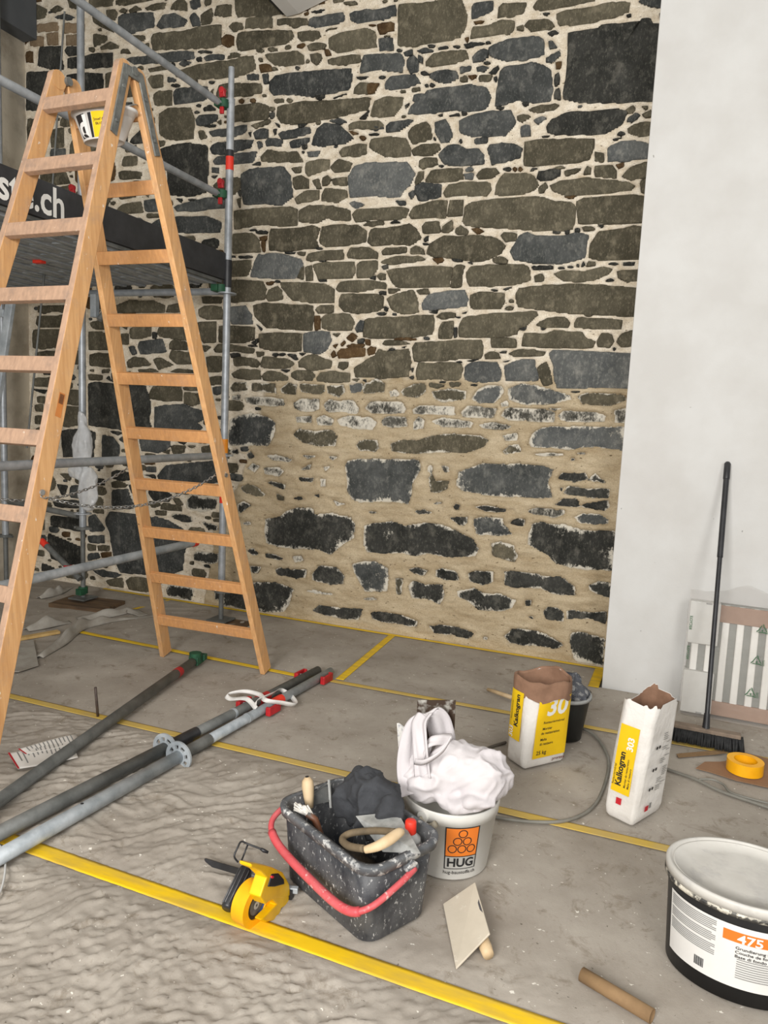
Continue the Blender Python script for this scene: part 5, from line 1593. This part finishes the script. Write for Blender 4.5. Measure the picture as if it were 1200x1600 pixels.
MB().path([FL(407, 1326, .133), FL(412, 1329, .128), FL(419, 1332, .122)], [.004, .006, .004], 8).build('wire_tip', M_blackp, dp)
MB().box(FL(457, 1390, .035), (.035, .016, .018), rotz(.3)).build('cutter', M_galvl, dp, .002); MB().box(FL(453, 1396, .025), (.02, .02, .03)).build('cutter_block', M_blackp, dp, .002)
# ================================================================ paper bags of mortar
M_bag = simple('white_bag_paper', S(228, 225, 220), S(212, 208, 202), 7, .75, 0, .5, 18, coord='World')
def bag(label, c, ang, secs, mats, rag, lean, cuff=None, jag=.5):
    # secs: (z, width, depth, corner radius); local x along the front face, local y away from it
    c = Vector(c); M = rotz(ang); t_ = thing('mortar_bag', label, 'bag', c, None)
    NP = 13
    def prof(w, d, r): return rrect(w, d, r, NP-1)
    def lx(z): return lean[0]*z, lean[1]*z
    Ht = secs[-1][0]
    def crease(i, z, n): return .0045*math.sin(9*z/Ht+i*1.7)*math.sin(i*2.3+z*31)
    def sec(z):
        for (za, *a), (zb, *b) in zip(secs[:-1], secs[1:]):
            if za <= z <= zb+1e-6: k = (z-za)/(zb-za); return [u+(v-u)*k for u, v in zip(a, b)]
        return secs[-1][1:]
    def P3(x, y, z): ox, oy = lx(z); return c+M @ Vector((x+ox, y+oy, z))
    zs = [0, .012]+list(np.linspace(.04, Ht, 12)); V = []; n = 4*NP; rr = np.random.RandomState(5); ta = np.arange(n)*2*PI/n; rj = rr.rand(n); tears = rag*(.5*np.sin(2*ta+1)+.45*np.sin(3*ta+.4)+.25*np.sin(7*ta)+jag*(.7*rj+.3*np.roll(rj, 1)-.5))
    outer, inner = MB(), MB(); R = []; RI = []
    for j, z in enumerate(zs):
        w, d, r = sec(z); k = .93 if j == 0 else 1
        row = []; rowi = []
        for i, (x, y) in enumerate(prof(w*k, d*k, r)):
            cr = 1+crease(i, z, n)/.12*.6*(0 if j < 2 else 1); zz = z+(tears[i] if j == len(zs)-1 else 0)
            row.append(P3(x*cr, y*cr, zz)); rowi.append(P3(x*cr*.975, y*cr*.96, zz-.001))
        R.append(row+[row[0]]); RI.append(rowi+[rowi[0]])
    outer.grid(R); outer.add(R[0][:-1], [tuple(range(n-1, -1, -1))]); outer.build('paper', mats[0], t_)
    inner.grid(RI[4:]); inner.add(RI[4][:-1], [tuple(range(n))]); inner.build('lining', mats[1], t_)
    if cuff:
        cb = MB(); rows = []
        w, d, r = sec(Ht)
        for k, (g, dz) in enumerate(((.97, -.002), (1.0, .008), (1.04, .006), (1.055, -.012), (1.06, -cuff*.6), (1.05, -cuff))):
            row = [P3(x*g*(1+.02*math.sin(i*1.3+k)), y*g*(1+.03*math.sin(i*.9+k)), Ht+dz+tears[i]*(1 if k < 4 else .6)+.008*math.sin(i*.7)*(k > 3)) for i, (x, y) in enumerate(prof(w, d, r))]
            rows.append(row+[row[0]])
        cb.grid(rows).build('folded_cuff', mats[1], t_)
    def face(which, eps=.004):
        # front: u along local x, v up; left: u along the left side (towards the front), right: u along the right side going back
        def fn(u, v):
            w, d, r = sec(min(max(v, 0), Ht)); A_, B_ = (w, d) if which == 'front' else (d, w)
            flat = A_/2-r; e = eps+.002
            if abs(u) <= flat: p, q_ = u, -B_/2-e
            else:
                t_a = min((abs(u)-flat)/r, PI/2); p = math.copysign(flat+(r+e)*math.sin(t_a), u); q_ = -B_/2+r-(r+e)*math.cos(t_a)
            if which == 'front': x, y = p, q_
            elif which == 'left': x, y = q_, -p
            else: x, y = -q_, p
            return P3(x, y, v)
        return fn
    return t_, face
# tall bag on the right
t3, face = bag('tall white mortar bag with torn brown top, printed 303, standing in front of the broom', (-.035, 2.925, .012), math.radians(63), [(0, .20, .115, .012), (.03, .215, .13, .02), (.25, .215, .14, .03), (.40, .205, .14, .035), (.475, .20, .15, .05)], (M_bag, M_kraft), .022, (.02, -.06), None, .9)
mir = face('left')
rt_ = lambda a, b: (lambda x, y: mir(a-y, b+x))
patch_on(-.045, .032, .115, .385, lambda u, v: mir(u, v), M_yprint, t3, 'yellow_panel', 6, 8)
mir2 = face('left', .0055); vt = lambda u0, v0: (lambda x, y: mir2(u0-y, v0+x))
text_on('Kalkogran', .034, vt(-.008, .142), M_ink, t3, 0, 0, .03)
text_on('303', .036, vt(.018, .29), M_white, t3, 0, 0, .03)
text_on('Restauriermörtel', .012, vt(-.036, .142), M_ink, t3, 0, 0, .005)
text_on('Mortier de restauration', .012, vt(.012, .142), M_ink, t3, 0, 0, .01); text_on('Malta di restauro', .012, vt(.026, .142), M_ink, t3, 0, 0, .01)
patch_on(-.016, .006, .070, .096, mir2, M_redp, t3, 'red_mark', 2, 2)
fr_ = face('front', .0045); mb = MB(); mg = MB(); rr = np.random.RandomState(8)
for y in np.arange(.10, .36, .008):
    if rr.rand() < .72: x0 = rr.choice([.0, .03]); mg.add([fr_(a, b) for a, b in ((x0, y), (x0+rr.uniform(.02, .06), y), (x0+.03, y+.003), (x0, y+.003))], [(0, 1, 2, 3)])
for y in (.31, .22, .14):
    for x in (-.042, -.022): ring_on(x, y, .007, .0069, fr_, M_ink, t3, n=12, mb=mb)
mg.build('small_print', M_gprint, t3); mb.build('pictogram', M_ink, t3)
patch_on(-.052, -.026, .050, .072, fr_, M_redp, t3, 'red_mark', 2, 2); patch_on(-.020, -.006, .055, .078, fr_, M_gprint, t3, 'barcode', 2, 2)
# broad bag on the left, its top rolled down
t4, face = bag('broad white and yellow mortar bag with rolled brown cuff, printed 25 kg', (-.468, 3.215, .012), math.radians(50), [(0, .235, .12, .012), (.03, .245, .13, .03), (.2, .245, .15, .05), (.33, .245, .19, .08), (.385, .24, .21, .095)], (M_bag, M_kraft), .012, (.03, .0), .075, .3)
ff = face('front', .006); f2 = face('front', .0075)
patch_on(-.085, .100, .045, .325, ff, M_yprint, t4, 'yellow_panel', 12, 8)
text_on('30', .115, f2, M_white, t4, -.045, .245, .03)
for i, (s_, x) in enumerate((('Restauriermörtel', -.05), ('Mortier', -.05), ('de restauration', -.055), ('Malta', -.055), ('di restauro', -.055))):
    text_on(s_, .017, f2, M_ink, t4, x, .205-.021*i-(.008 if i > 0 else 0)-(.008 if i > 2 else 0), .012)
text_on('25 kg', .026, f2, M_ink, t4, -.068, .062, .012)
text_on('proresa', .022, f2, simple('dark_red_print', S(120, 40, 40), S(100, 34, 34), 10), t4, .03, .022, .01)
lm = face('left', .006); l2 = face('left', .0075)
patch_on(-.055, .030, .115, .335, lm, M_yprint, t4, 'yellow_panel', 6, 8)
vt = lambda u0, v0: (lambda x, y: l2(u0-y, v0+x))
text_on('Kalkogran', .036, vt(.010, .175), M_ink, t4, 0, 0, .03); text_on('303', .034, vt(-.018, .12), M_white, t4, 0, 0, .02); text_on('Restauriermörtel', .012, vt(-.03, .2), M_ink, t4, 0, 0, .0)
# ================================================================ grey bucket behind the broad bag
GB = FL(878, 1150); GB.z = .008
gb = thing('grey_bucket', 'small dark grey bucket with spattered rim behind the broad mortar bag', 'bucket', GB)
MB().lathe([(0, .003), (.085, .003), (.09, 0), (.118, .20), (.125, .20), (.125, .212), (.114, .212), (.086, .008), (0, .008)], GB, 48).build('body', simple('dark_grey_plastic', S(66, 70, 70), S(52, 56, 56), 8, .5), gb)
annulus(MB(), GB+Vector((0, 0, .208)), (0, 0, 1), .1265, .112, .014).build('rim', splatter('pale_rim', S(186, 188, 186), S(160, 162, 160), S(90, 92, 96), .55, 20, .5), gb)
o = soft('dusty_rag', [(GB+Vector((.05, .0, .22)), (.06, .06, .06)), (GB+Vector((.02, .05, .235)), (.05, .03, .07)), (GB+Vector((.055, -.03, .20)), (.05, .04, .05)), (GB+Vector((0, 0, .16)), (.08, .08, .06))], splatter('dusty_blue_rag', S(58, 62, 72), S(78, 82, 92), S(190, 190, 188), .5, 24, .9), None, .007, .022, 18, (0, .4, 1), 3, 4, .005, 40)
origin_to(o, GB+Vector((0, 0, .12))); tag(o, 'dusty blue-black rag stuffed in the grey bucket', 'rag')
# ================================================================ broom
bh = thing('broom', 'broom with black pole and black bristles leaning on the white wall', 'broom', (.27, 3.87, 0))
hd0, hd1 = FL(1047, 1138, .06), FL(1163, 1160, .06); hc = (hd0+hd1)/2; hx = (hd1-hd0).normalized(); hL = (hd1-hd0).length
HM = Matrix((hx, Vector((-hx.y, hx.x, 0)), Vector((0, 0, 1)))).transposed()
MB().box(hc+Vector((0, .008, .022)), (hL*.90, .050, .022), HM).build('head', simple('worn_head_wood', S(140, 124, 108), S(112, 98, 86), 14, .8), bh, .005)
mb = MB(); random.seed(3)
for i in range(46):
    for j in range(5):
        x = -hL/2+hL*(i+.5)/46+random.uniform(-.003, .003); y = -.030+.015*j; p0 = hc+HM @ Vector((x*.95, y*.8, .014)); p1 = hc+HM @ Vector((x*1.0+random.uniform(-.008, .008), y*1.25+random.uniform(-.008, .008)-.006, -.042))
        mb.path([p0, p1], [.0062, .0055], 5)
mb.build('bristles', simple('black_bristle', S(26, 27, 28), S(44, 45, 46), 60, .8), bh)
tp = WY(1137, 722, YP-.022); ft_ = hc+Vector((-.005, .012, .03)); dh = (tp-ft_).normalized(); Lh = (tp-ft_).length
MB().cyl(ft_, ft_+dh*Lh*.65, .0115, n=14).cyl(ft_+dh*Lh*.62, tp-dh*.09, .0145, n=14).build('pole', M_blackp, bh)
MB().path([tp-dh*.10, tp-dh*.095, tp-dh*.01, tp], [.0148, .0168, .0165, .010], 14).build('grip', M_blackp, bh)
MB().cyl(ft_-dh*.012, ft_+dh*.07, .018, .014, n=14).build('socket', M_blackp, bh)
# ================================================================ radiator wrapped in film
tilt = math.radians(6); RO = Vector((.150, 4.182, .012)); RM = rotz(-.035) @ Matrix.Rotation(-tilt, 3, 'X')
def RW(x, y, z): return RO+RM @ Vector((x, y, z))
rd = thing('wrapped_radiator', 'white panel radiator in clear film and cardboard leaning on the white wall', 'radiator', RO)
RWd, RH, RD = 1.05, .605, .085
M_rad = simple('white_enamel', S(226, 225, 220), S(216, 214, 208), 5, .4); M_gap = simple('grey_panel', S(126, 128, 122), S(114, 116, 110), 5, .5)
MB().box(RW(RWd/2, RD/2, RH/2), (RWd, RD*.8, RH*.99), RM).build('panel', M_gap, rd, .01)
for i in range(15): MB().box(RW(.035+i*.0705, .004, RH/2), (.036, .016, RH*.97), RM).build('rib', M_rad, rd, .006)
M_cardp = simple('pink_brown_cardboard', S(154, 124, 104), S(138, 108, 88), 8, .8)
MB().box(RW(RWd/2, .02, RH-.055), (RWd*.99, .06, .09), RM).build('cardboard_strip', M_cardp, rd, .004)
MB().box(RW(RWd/2, .02, .045), (RWd*.99, .06, .075), RM).build('cardboard_strip', M_cardp, rd, .004)
M_cap = simple('white_cardboard', S(200, 200, 196), S(190, 189, 184), 8, .8)
for z in (RH-.115, .118):
    k = MB().box(RW(.068, .02, z), (.150, .115, .225), RM).build('corner_cap', M_cap, rd, .004)
    MB().box(RW(.085, -.0385, z+(.107 if z > .3 else -.107)), (.03, .002, .008), RM).build('cap_slot', M_gprint, k)
m_f, nt, bs = nodes('clear_wrap'); bs.inputs['Base Color'].default_value = S(232, 226, 220); bs.inputs['Roughness'].default_value = .25; bs.inputs['Alpha'].default_value = .13
bump(nt, bs, noise(nt, 14, 4, .6, stretch=(1, 1, 3)), .5, .02)
xs_ = np.linspace(-.014, RWd+.02, 44); loop = []
prof_ = [(-.048, -.006), (-.050, .12), (-.045, .3), (-.048, .48), (-.045, RH-.01), (-.02, RH+.012), (.03, RH+.05), (.08, RH+.045), (.10, RH-.02), (.10, .3), (.10, 0)]
P = []
for i, x in enumerate(xs_):
    r_ = []
    for k, (y, z) in enumerate(prof_):
        hump = .055*math.exp(-((x-.27)/.10)**2)+.03*math.exp(-((x-.75)/.2)**2) if 5 < k < 8 else 0
        r_.append(RW(x, min(y, .10)+.004*math.sin(i*1.9+k), z+hump*(1 if k > 5 else 0)+.004*math.sin(i*1.3+k*2.1)*(k > 0)))
    P.append(r_)
MB().grid(P).build('film', m_f, rd)
MB().grid([[RW(-.014+.01*math.sin(k*2.0+j)*(.5 if j else 0), y_*.9, z_) for j, y_ in enumerate((-.045, .0, .05, .095))] for k, z_ in enumerate(np.linspace(0, RH+.01, 10))]).build('film', m_f, rd)
for i, z in enumerate((.50, .335, .165)):
    fn = lambda u, v, z=z, i=i: RW(.345+u-.012*i, -.056, z+v)
    mb = MB()
    for k in range(3):
        a = PI/2+2*PI*k/3; b = a+2*PI/3; A_, B_ = np.array((math.cos(a), math.sin(a)))*.032, np.array((math.cos(b), math.sin(b)))*.032; A2, B2 = A_*.72, B_*.72
        e0, e1 = .10, .78
        mb.add([fn(*(A_+(B_-A_)*e0)), fn(*(A_+(B_-A_)*e1)), fn(*(A2+(B2-A2)*e1)), fn(*(A2+(B2-A2)*e0))], [(0, 1, 2, 3)])
        mb.add([fn(*(A_*1.2+(B_*1.2-A_*1.2)*e1)), fn(*(A_+(B_-A_)*1.0)), fn(*(A2*.75+(B2*.75-A2*.75)*e1))], [(0, 1, 2)])
    mb.build('recycling_mark', M_greenp, rd)
    text_on('4', .022, fn, M_greenp, rd, -.006, -.012, .01, name='recycling_code')
    text_on('LDPE', .014, fn, M_greenp, rd, .036, -.02, .01, rot=PI/2, name='recycling_code')
for z in (.50, .34): text_on('RECYCLE', .018, lambda u, v, z=z: RW(-.002+v, -.056, z+u-.05), M_greenp, rd, 0, 0, .02, name='film_print')
# ================================================================ black oval pail
PB = Vector((.290, 2.165, .010)); pl_ = thing('oval_pail', 'black oval paint pail with white lid and label 475', 'pail', PB)
def PF(u, v, eps=.0012):
    k = .935+.065*v/.26; rx, ry = .204*k+eps, .158*k+eps; a = u; return PB+Vector((rx*math.cos(a), ry*math.sin(a), v))
mb = MB(); rows = []
MB().lathe([(0, .003), (.90, .003), (.935, 0), (1.0, .26), (1.0, .268)], PB, 80, .204, .158).build('body', simple('black_pail_plastic', S(28, 29, 31), S(40, 41, 43), 7, .45), pl_)
M_lid = splatter('smeared_white_lid', S(206, 204, 198), S(190, 187, 180), S(174, 172, 170), .5, 5, .5, 3)
MB().lathe([(1.0, .264), (1.025, .264), (1.03, .284), (1.015, .290), (.965, .290), (.955, .284), (.94, .283), (.935, .286), (.915, .286), (.905, .282), (.6, .283), (0, .283)], PB, 80, .208, .165).build('lid', M_lid, pl_)
mb = MB(); rows = []
MB().lathe([(1.0, .250), (1.045, .250), (1.045, .262), (1.0, .264)], PB, 80, .205, .161).build('rim', splatter('spattered_black_rim', S(30, 30, 32), S(44, 44, 46), S(226, 220, 204), .47, 30, .5, 12), pl_)
M_label = simple('white_label', S(224, 223, 220), S(216, 214, 210), 6, .5)
am = lambda u: u  # angle
patch_on(math.radians(200), math.radians(318), .045, .222, lambda u, v: PF(u, v), M_label, pl_, 'label', 26, 4)
P2_ = lambda u, v: PF(u, v, .0024)
mg = MB()
for i, y in enumerate(np.linspace(.212, .115, 19)):
    if i in (6, 12): continue
    a0, a1 = math.radians(203), math.radians(247-(3 if i % 4 == 3 else 0)); mg.grid([[P2_(a0+(a1-a0)*k/10, y+dy) for dy in (0, .0028)] for k in range(11)])
for i, y in enumerate(np.linspace(.128, .075, 9)):
    a0, a1 = math.radians(263), math.radians(300-(i % 3)*4); mg.grid([[P2_(a0+(a1-a0)*k/10, y+dy) for dy in (0, .0028)] for k in range(11)])
mg.build('small_print', M_gprint, pl_)
mb = MB()
for k in range(13): a0 = math.radians(231.5+k*.62); mb.add([P2_(a0, .062), P2_(a0+math.radians(.35 if k % 3 else .5), .062), P2_(a0+math.radians(.35 if k % 3 else .5), .088), P2_(a0, .088)], [(0, 1, 2, 3)])
mb.build('barcode', M_ink, pl_)
patch_on(math.radians(252), math.radians(318), .176, .206, P2_, M_oprint, pl_, 'orange_panel', 14, 2)
tl = lambda x, y: PF(math.radians(262)+x/.165, y, .0034)
text_on('475', .034, tl, M_white, pl_, .0, .178, .02)
for i, s_ in enumerate(('Grundierung für', 'Couche de fond', 'Base di fondo per')): text_on(s_, .0115, tl, M_ink, pl_, -.002, .158-i*.012, .015)
# ================================================================ cardboard tube, sheet, strip, tape roll
a, b = FL(909, 1522, .024), FL(1019, 1588, .024); o = MB().cyl(a, b, .019, n=24, hollow=.002).build('cardboard_tube', M_card); origin_to(o, ((a+b)/2).to_2d().to_3d()+Vector((0, 0, .005))); tag(o, 'brown cardboard tube lying on the floor left of the black pail', 'tube')
def flat(name, pts, z, t_, mt, label, cat, curl=0):
    q = [FL(*p, z) for p in pts]; n = len(q)
    o = MB().add(q+[p+Vector((0, 0, t_)) for p in q], [tuple(range(n-1, -1, -1)), tuple(range(n, 2*n))]+[(i, (i+1) % n, (i+1) % n+n, i+n) for i in range(n)]).build(name, mt)
    origin_to(o, sum(q, Vector())/n); return tag(o, label, cat)
M_cardd = simple('brown_cardboard', S(146, 112, 84), S(130, 98, 72), 6, .85)
flat('cardboard_sheet', [(1087, 1201), (1101, 1191), (1125, 1191), (1150, 1188), (1162, 1176), (1200, 1186), (1240, 1200), (1240, 1245), (1200, 1231), (1150, 1220), (1110, 1207)], .010, .003, M_cardd, 'flat brown cardboard sheet under the yellow tape roll', 'cardboard')
flat('cardboard_strip', [(1057, 1179), (1062, 1178), (1120, 1173), (1151, 1168), (1153, 1174), (1118, 1179), (1060, 1184)], .010, .003, M_card, 'narrow brown cardboard strip on the floor behind the cardboard sheet', 'cardboard')
rc = FL(1163, 1205, .014); o = annulus(MB(), rc+Vector((0, .0, .028)), (0, 0, 1), .076, .048, .052).build('tape_roll', M_tapeor); md = o.modifiers.new('es', 'EDGE_SPLIT'); md.split_angle = .8
origin_to(o, rc); tag(o, 'thick roll of yellow tape lying on brown cardboard', 'tape')
# ================================================================ cables and handles
def cable(label, pts, r, z=.014, mt=None, name='cable'):
    sp = spline([FL(px, py, z) for px, py in pts], 8); o = MB().path(sp, r, 8).build(name, mt or M_cable); origin_to(o, sp[0]-Vector((0, 0, r))); return tag(o, label, 'cable')
cable('grey cable curving from the white bucket to behind the tall mortar bag', [(750, 1268), (775, 1277), (830, 1284), (885, 1282), (925, 1262), (945, 1225), (950, 1185), (930, 1150), (905, 1137), (880, 1132)], .007)
cable('thick grey cable running right from the tall mortar bag', [(1020, 1192), (1045, 1203), (1085, 1217), (1125, 1236), (1165, 1250), (1215, 1266), (1260, 1275)], .0075)
cable('thin grey cable lying along the thick cable', [(1092, 1218), (1112, 1218), (1130, 1226), (1142, 1238), (1180, 1250), (1230, 1262)], .005, .020)
cable('dark cable on the floor left of the broad mortar bag', [(715, 1195), (740, 1180), (765, 1168), (790, 1160)], .007, .012, simple('dark_cable', S(92, 84, 76), S(76, 70, 62), 9, .6))
sp = [FL(762, 1077, .02), FL(800, 1090, .035)]; o = MB().path([sp[0], sp[0].lerp(sp[1], .5), sp[1]], [.009, .011, .012], 10).build('tool_handle', M_woodh); origin_to(o, sp[0]-Vector((0, 0, .01))); tag(o, 'wooden tool handle sticking out behind the broad mortar bag', 'handle')
cable('white cord loop at the left edge by the galvanised tubes', [(-12, 1312), (0, 1322), (8, 1345), (6, 1375), (-4, 1402), (-20, 1410)], .0035, .03, simple('white_cord', S(206, 206, 204), S(190, 190, 188), 9, .5))
# ================================================================ odds and ends on the left
p = FL(153, 1120, .006); o = MB().path([p, WX(149, 1074, p.x-.0)], .0065, 8).build('steel_pin', simple('rusty_pin', S(90, 76, 68), S(66, 56, 52), 30, .6)); origin_to(o, p); tag(o, 'dark steel pin standing on the floor beside the lone tube', 'pin')
def paper(label, pts, z, seed):
    q = [FL(*k, z) for k in pts]; fn = lambda u, v: (q[0]*(1-u)+q[1]*u)*(1-v)+(q[3]*(1-u)+q[2]*u)*v
    t_ = thing('paper_sheet', label, 'paper', sum(q, Vector())/4, 'delivery papers on the floor'); g = lambda u, v, e=0: fn(u, v)+Vector((0, 0, .004*math.sin(u*4+seed)*math.sin(v*3)+.004+e))
    MB().grid([[g(i/8, j/6) for j in range(7)] for i in range(9)]).build('sheet', M_paper, t_, solid=.0006)
    mb = MB(); rr = np.random.RandomState(seed)
    for v in np.arange(.12, .9, .07):
        u1 = rr.uniform(.4, .9); mb.grid([[g(.08+(u1-.08)*i/6, v+dv, .0008) for dv in (0, .022)] for i in range(7)])
    mb.build('print', M_gprint, t_); MB().grid([[g(i/8, j*.03, .0009) for j in range(2)] for i in range(9)]).build('red_edge', M_redp, t_)
    return t_
paper('printed paper with red edge under the lone grey tube', [(12, 1178), (28, 1203), (122, 1185), (112, 1157)], .024, 1)
paper('printed paper lying behind another beside the lone grey tube', [(28, 1172), (40, 1180), (126, 1162), (118, 1147)], .030, 2)
# loose folded fleece at the scaffold foot
def fold_strip(label, pts, w, hgt, seed):
    sp = spline([FL(px, py, .01) for px, py in pts], 7); P = []
    for i, p in enumerate(sp):
        d = (sp[min(i+1, len(sp)-1)]-sp[max(i-1, 0)]); d.z = 0; d.normalize(); s_ = Vector((-d.y, d.x, 0)); k = math.sin(PI*min(1, i/(len(sp)-1)*1.1+.05))
        P.append([p+s_*(w*(t_-.5)*(.5+.5*k))+Vector((0, 0, hgt*k*math.sin(PI*min(1, t_*1.25))**1.5*(1+.25*math.sin(i*.9+seed))+.002)) for t_ in np.linspace(0, 1, 9)])
    o = MB().grid(P).build('fleece_fold', M_fleece2, None, solid=.002); origin_to(o, sp[len(sp)//2]); return tag(o, label, 'fleece', 'rumpled fleece edges at the scaffold foot')
fold_strip('long rumpled fleece edge curling from the ladder toward the scaffold post', [(60, 1028), (95, 1005), (118, 985), (150, 975), (190, 968), (245, 962)], .10, .06, 0)
fold_strip('rumpled fleece fold lying behind the long curled fleece edge', [(120, 968), (160, 962), (200, 955), (225, 962)], .16, .04, 1)
fold_strip('rumpled fleece fold beside the wooden ladder rail', [(40, 985), (75, 977), (110, 972)], .13, .06, 2)
fold_strip('knotted fleece end lying between the inner post and the ladder rail', [(60, 935), (80, 930), (95, 925), (110, 918)], .10, .06, 3)
flat('fleece_offcut', [(-20, 1020), (52, 1000), (56, 1018), (60, 1040), (30, 1050), (-20, 1052)], .016, .004, M_fleece2, 'flat pale fleece offcut at the left edge beside the ladder', 'fleece')
a, b = FL(-10, 1005, .018), FL(92, 987, .018); o = MB().bar(a, b, .05, .018, (0, 0, .0) if 0 else (-.3, 1, 0)).build('wood_slat', M_pine, None, .003); origin_to(o, ((a+b)/2)-Vector((0, 0, .009))); tag(o, 'pale yellow wooden slat lying beside the ladder rail', 'slat')
rs_ = FL(916, 1081, .02); o = soft('stone_chip', [(rs_, (.03, .025, .022))], simple('chip_stone', S(110, 104, 94), S(86, 80, 72), 20, .9), None, .006, .003, 30, (1, 0, 0), 1, 1, .008, 40); origin_to(o, rs_-Vector((0, 0, .02))); tag(o, 'small grey stone lying by the corner of the white wall', 'stone')
# ================================================================ white beam end under the ceiling
w0 = WY(447, 25, YW-.03); w1 = WY(466, 20, YW-.03); w2 = WY(512, -3, YW-.03); w3 = WY(512, -80, YW-.03); w4 = WY(447, -80, YW-.03)
pr = [(w0.x, w0.z), (w1.x, w1.z), (w2.x, w2.z), (w2.x, CEIL), (w0.x, CEIL)]; n = len(pr)
V = [Vector((x, y, z)) for y in (YW-.02, 2.2) for x, z in pr]
bm_ = MB().add(V, [tuple(range(n)), tuple(range(2*n-1, n-1, -1))]+[(i+n, (i+1) % n+n, (i+1) % n, i) for i in range(n)]).build('trim_1', M_ceiling); struct(bm_)
MB().box((w0.x-.012, (YW+2.2)/2-.02, w0.z+.03), (.024, YW-2.24, .05)).build('dark_joint', M_ink, bm_)
struct(MB().box((XL+.07, 4.0, WY(28, 64, 4.7).z+.3), (.14, 1.46, .6)).build('trim_2', simple('grey_lintel', S(92, 96, 100), S(80, 84, 88), 3, .8)))
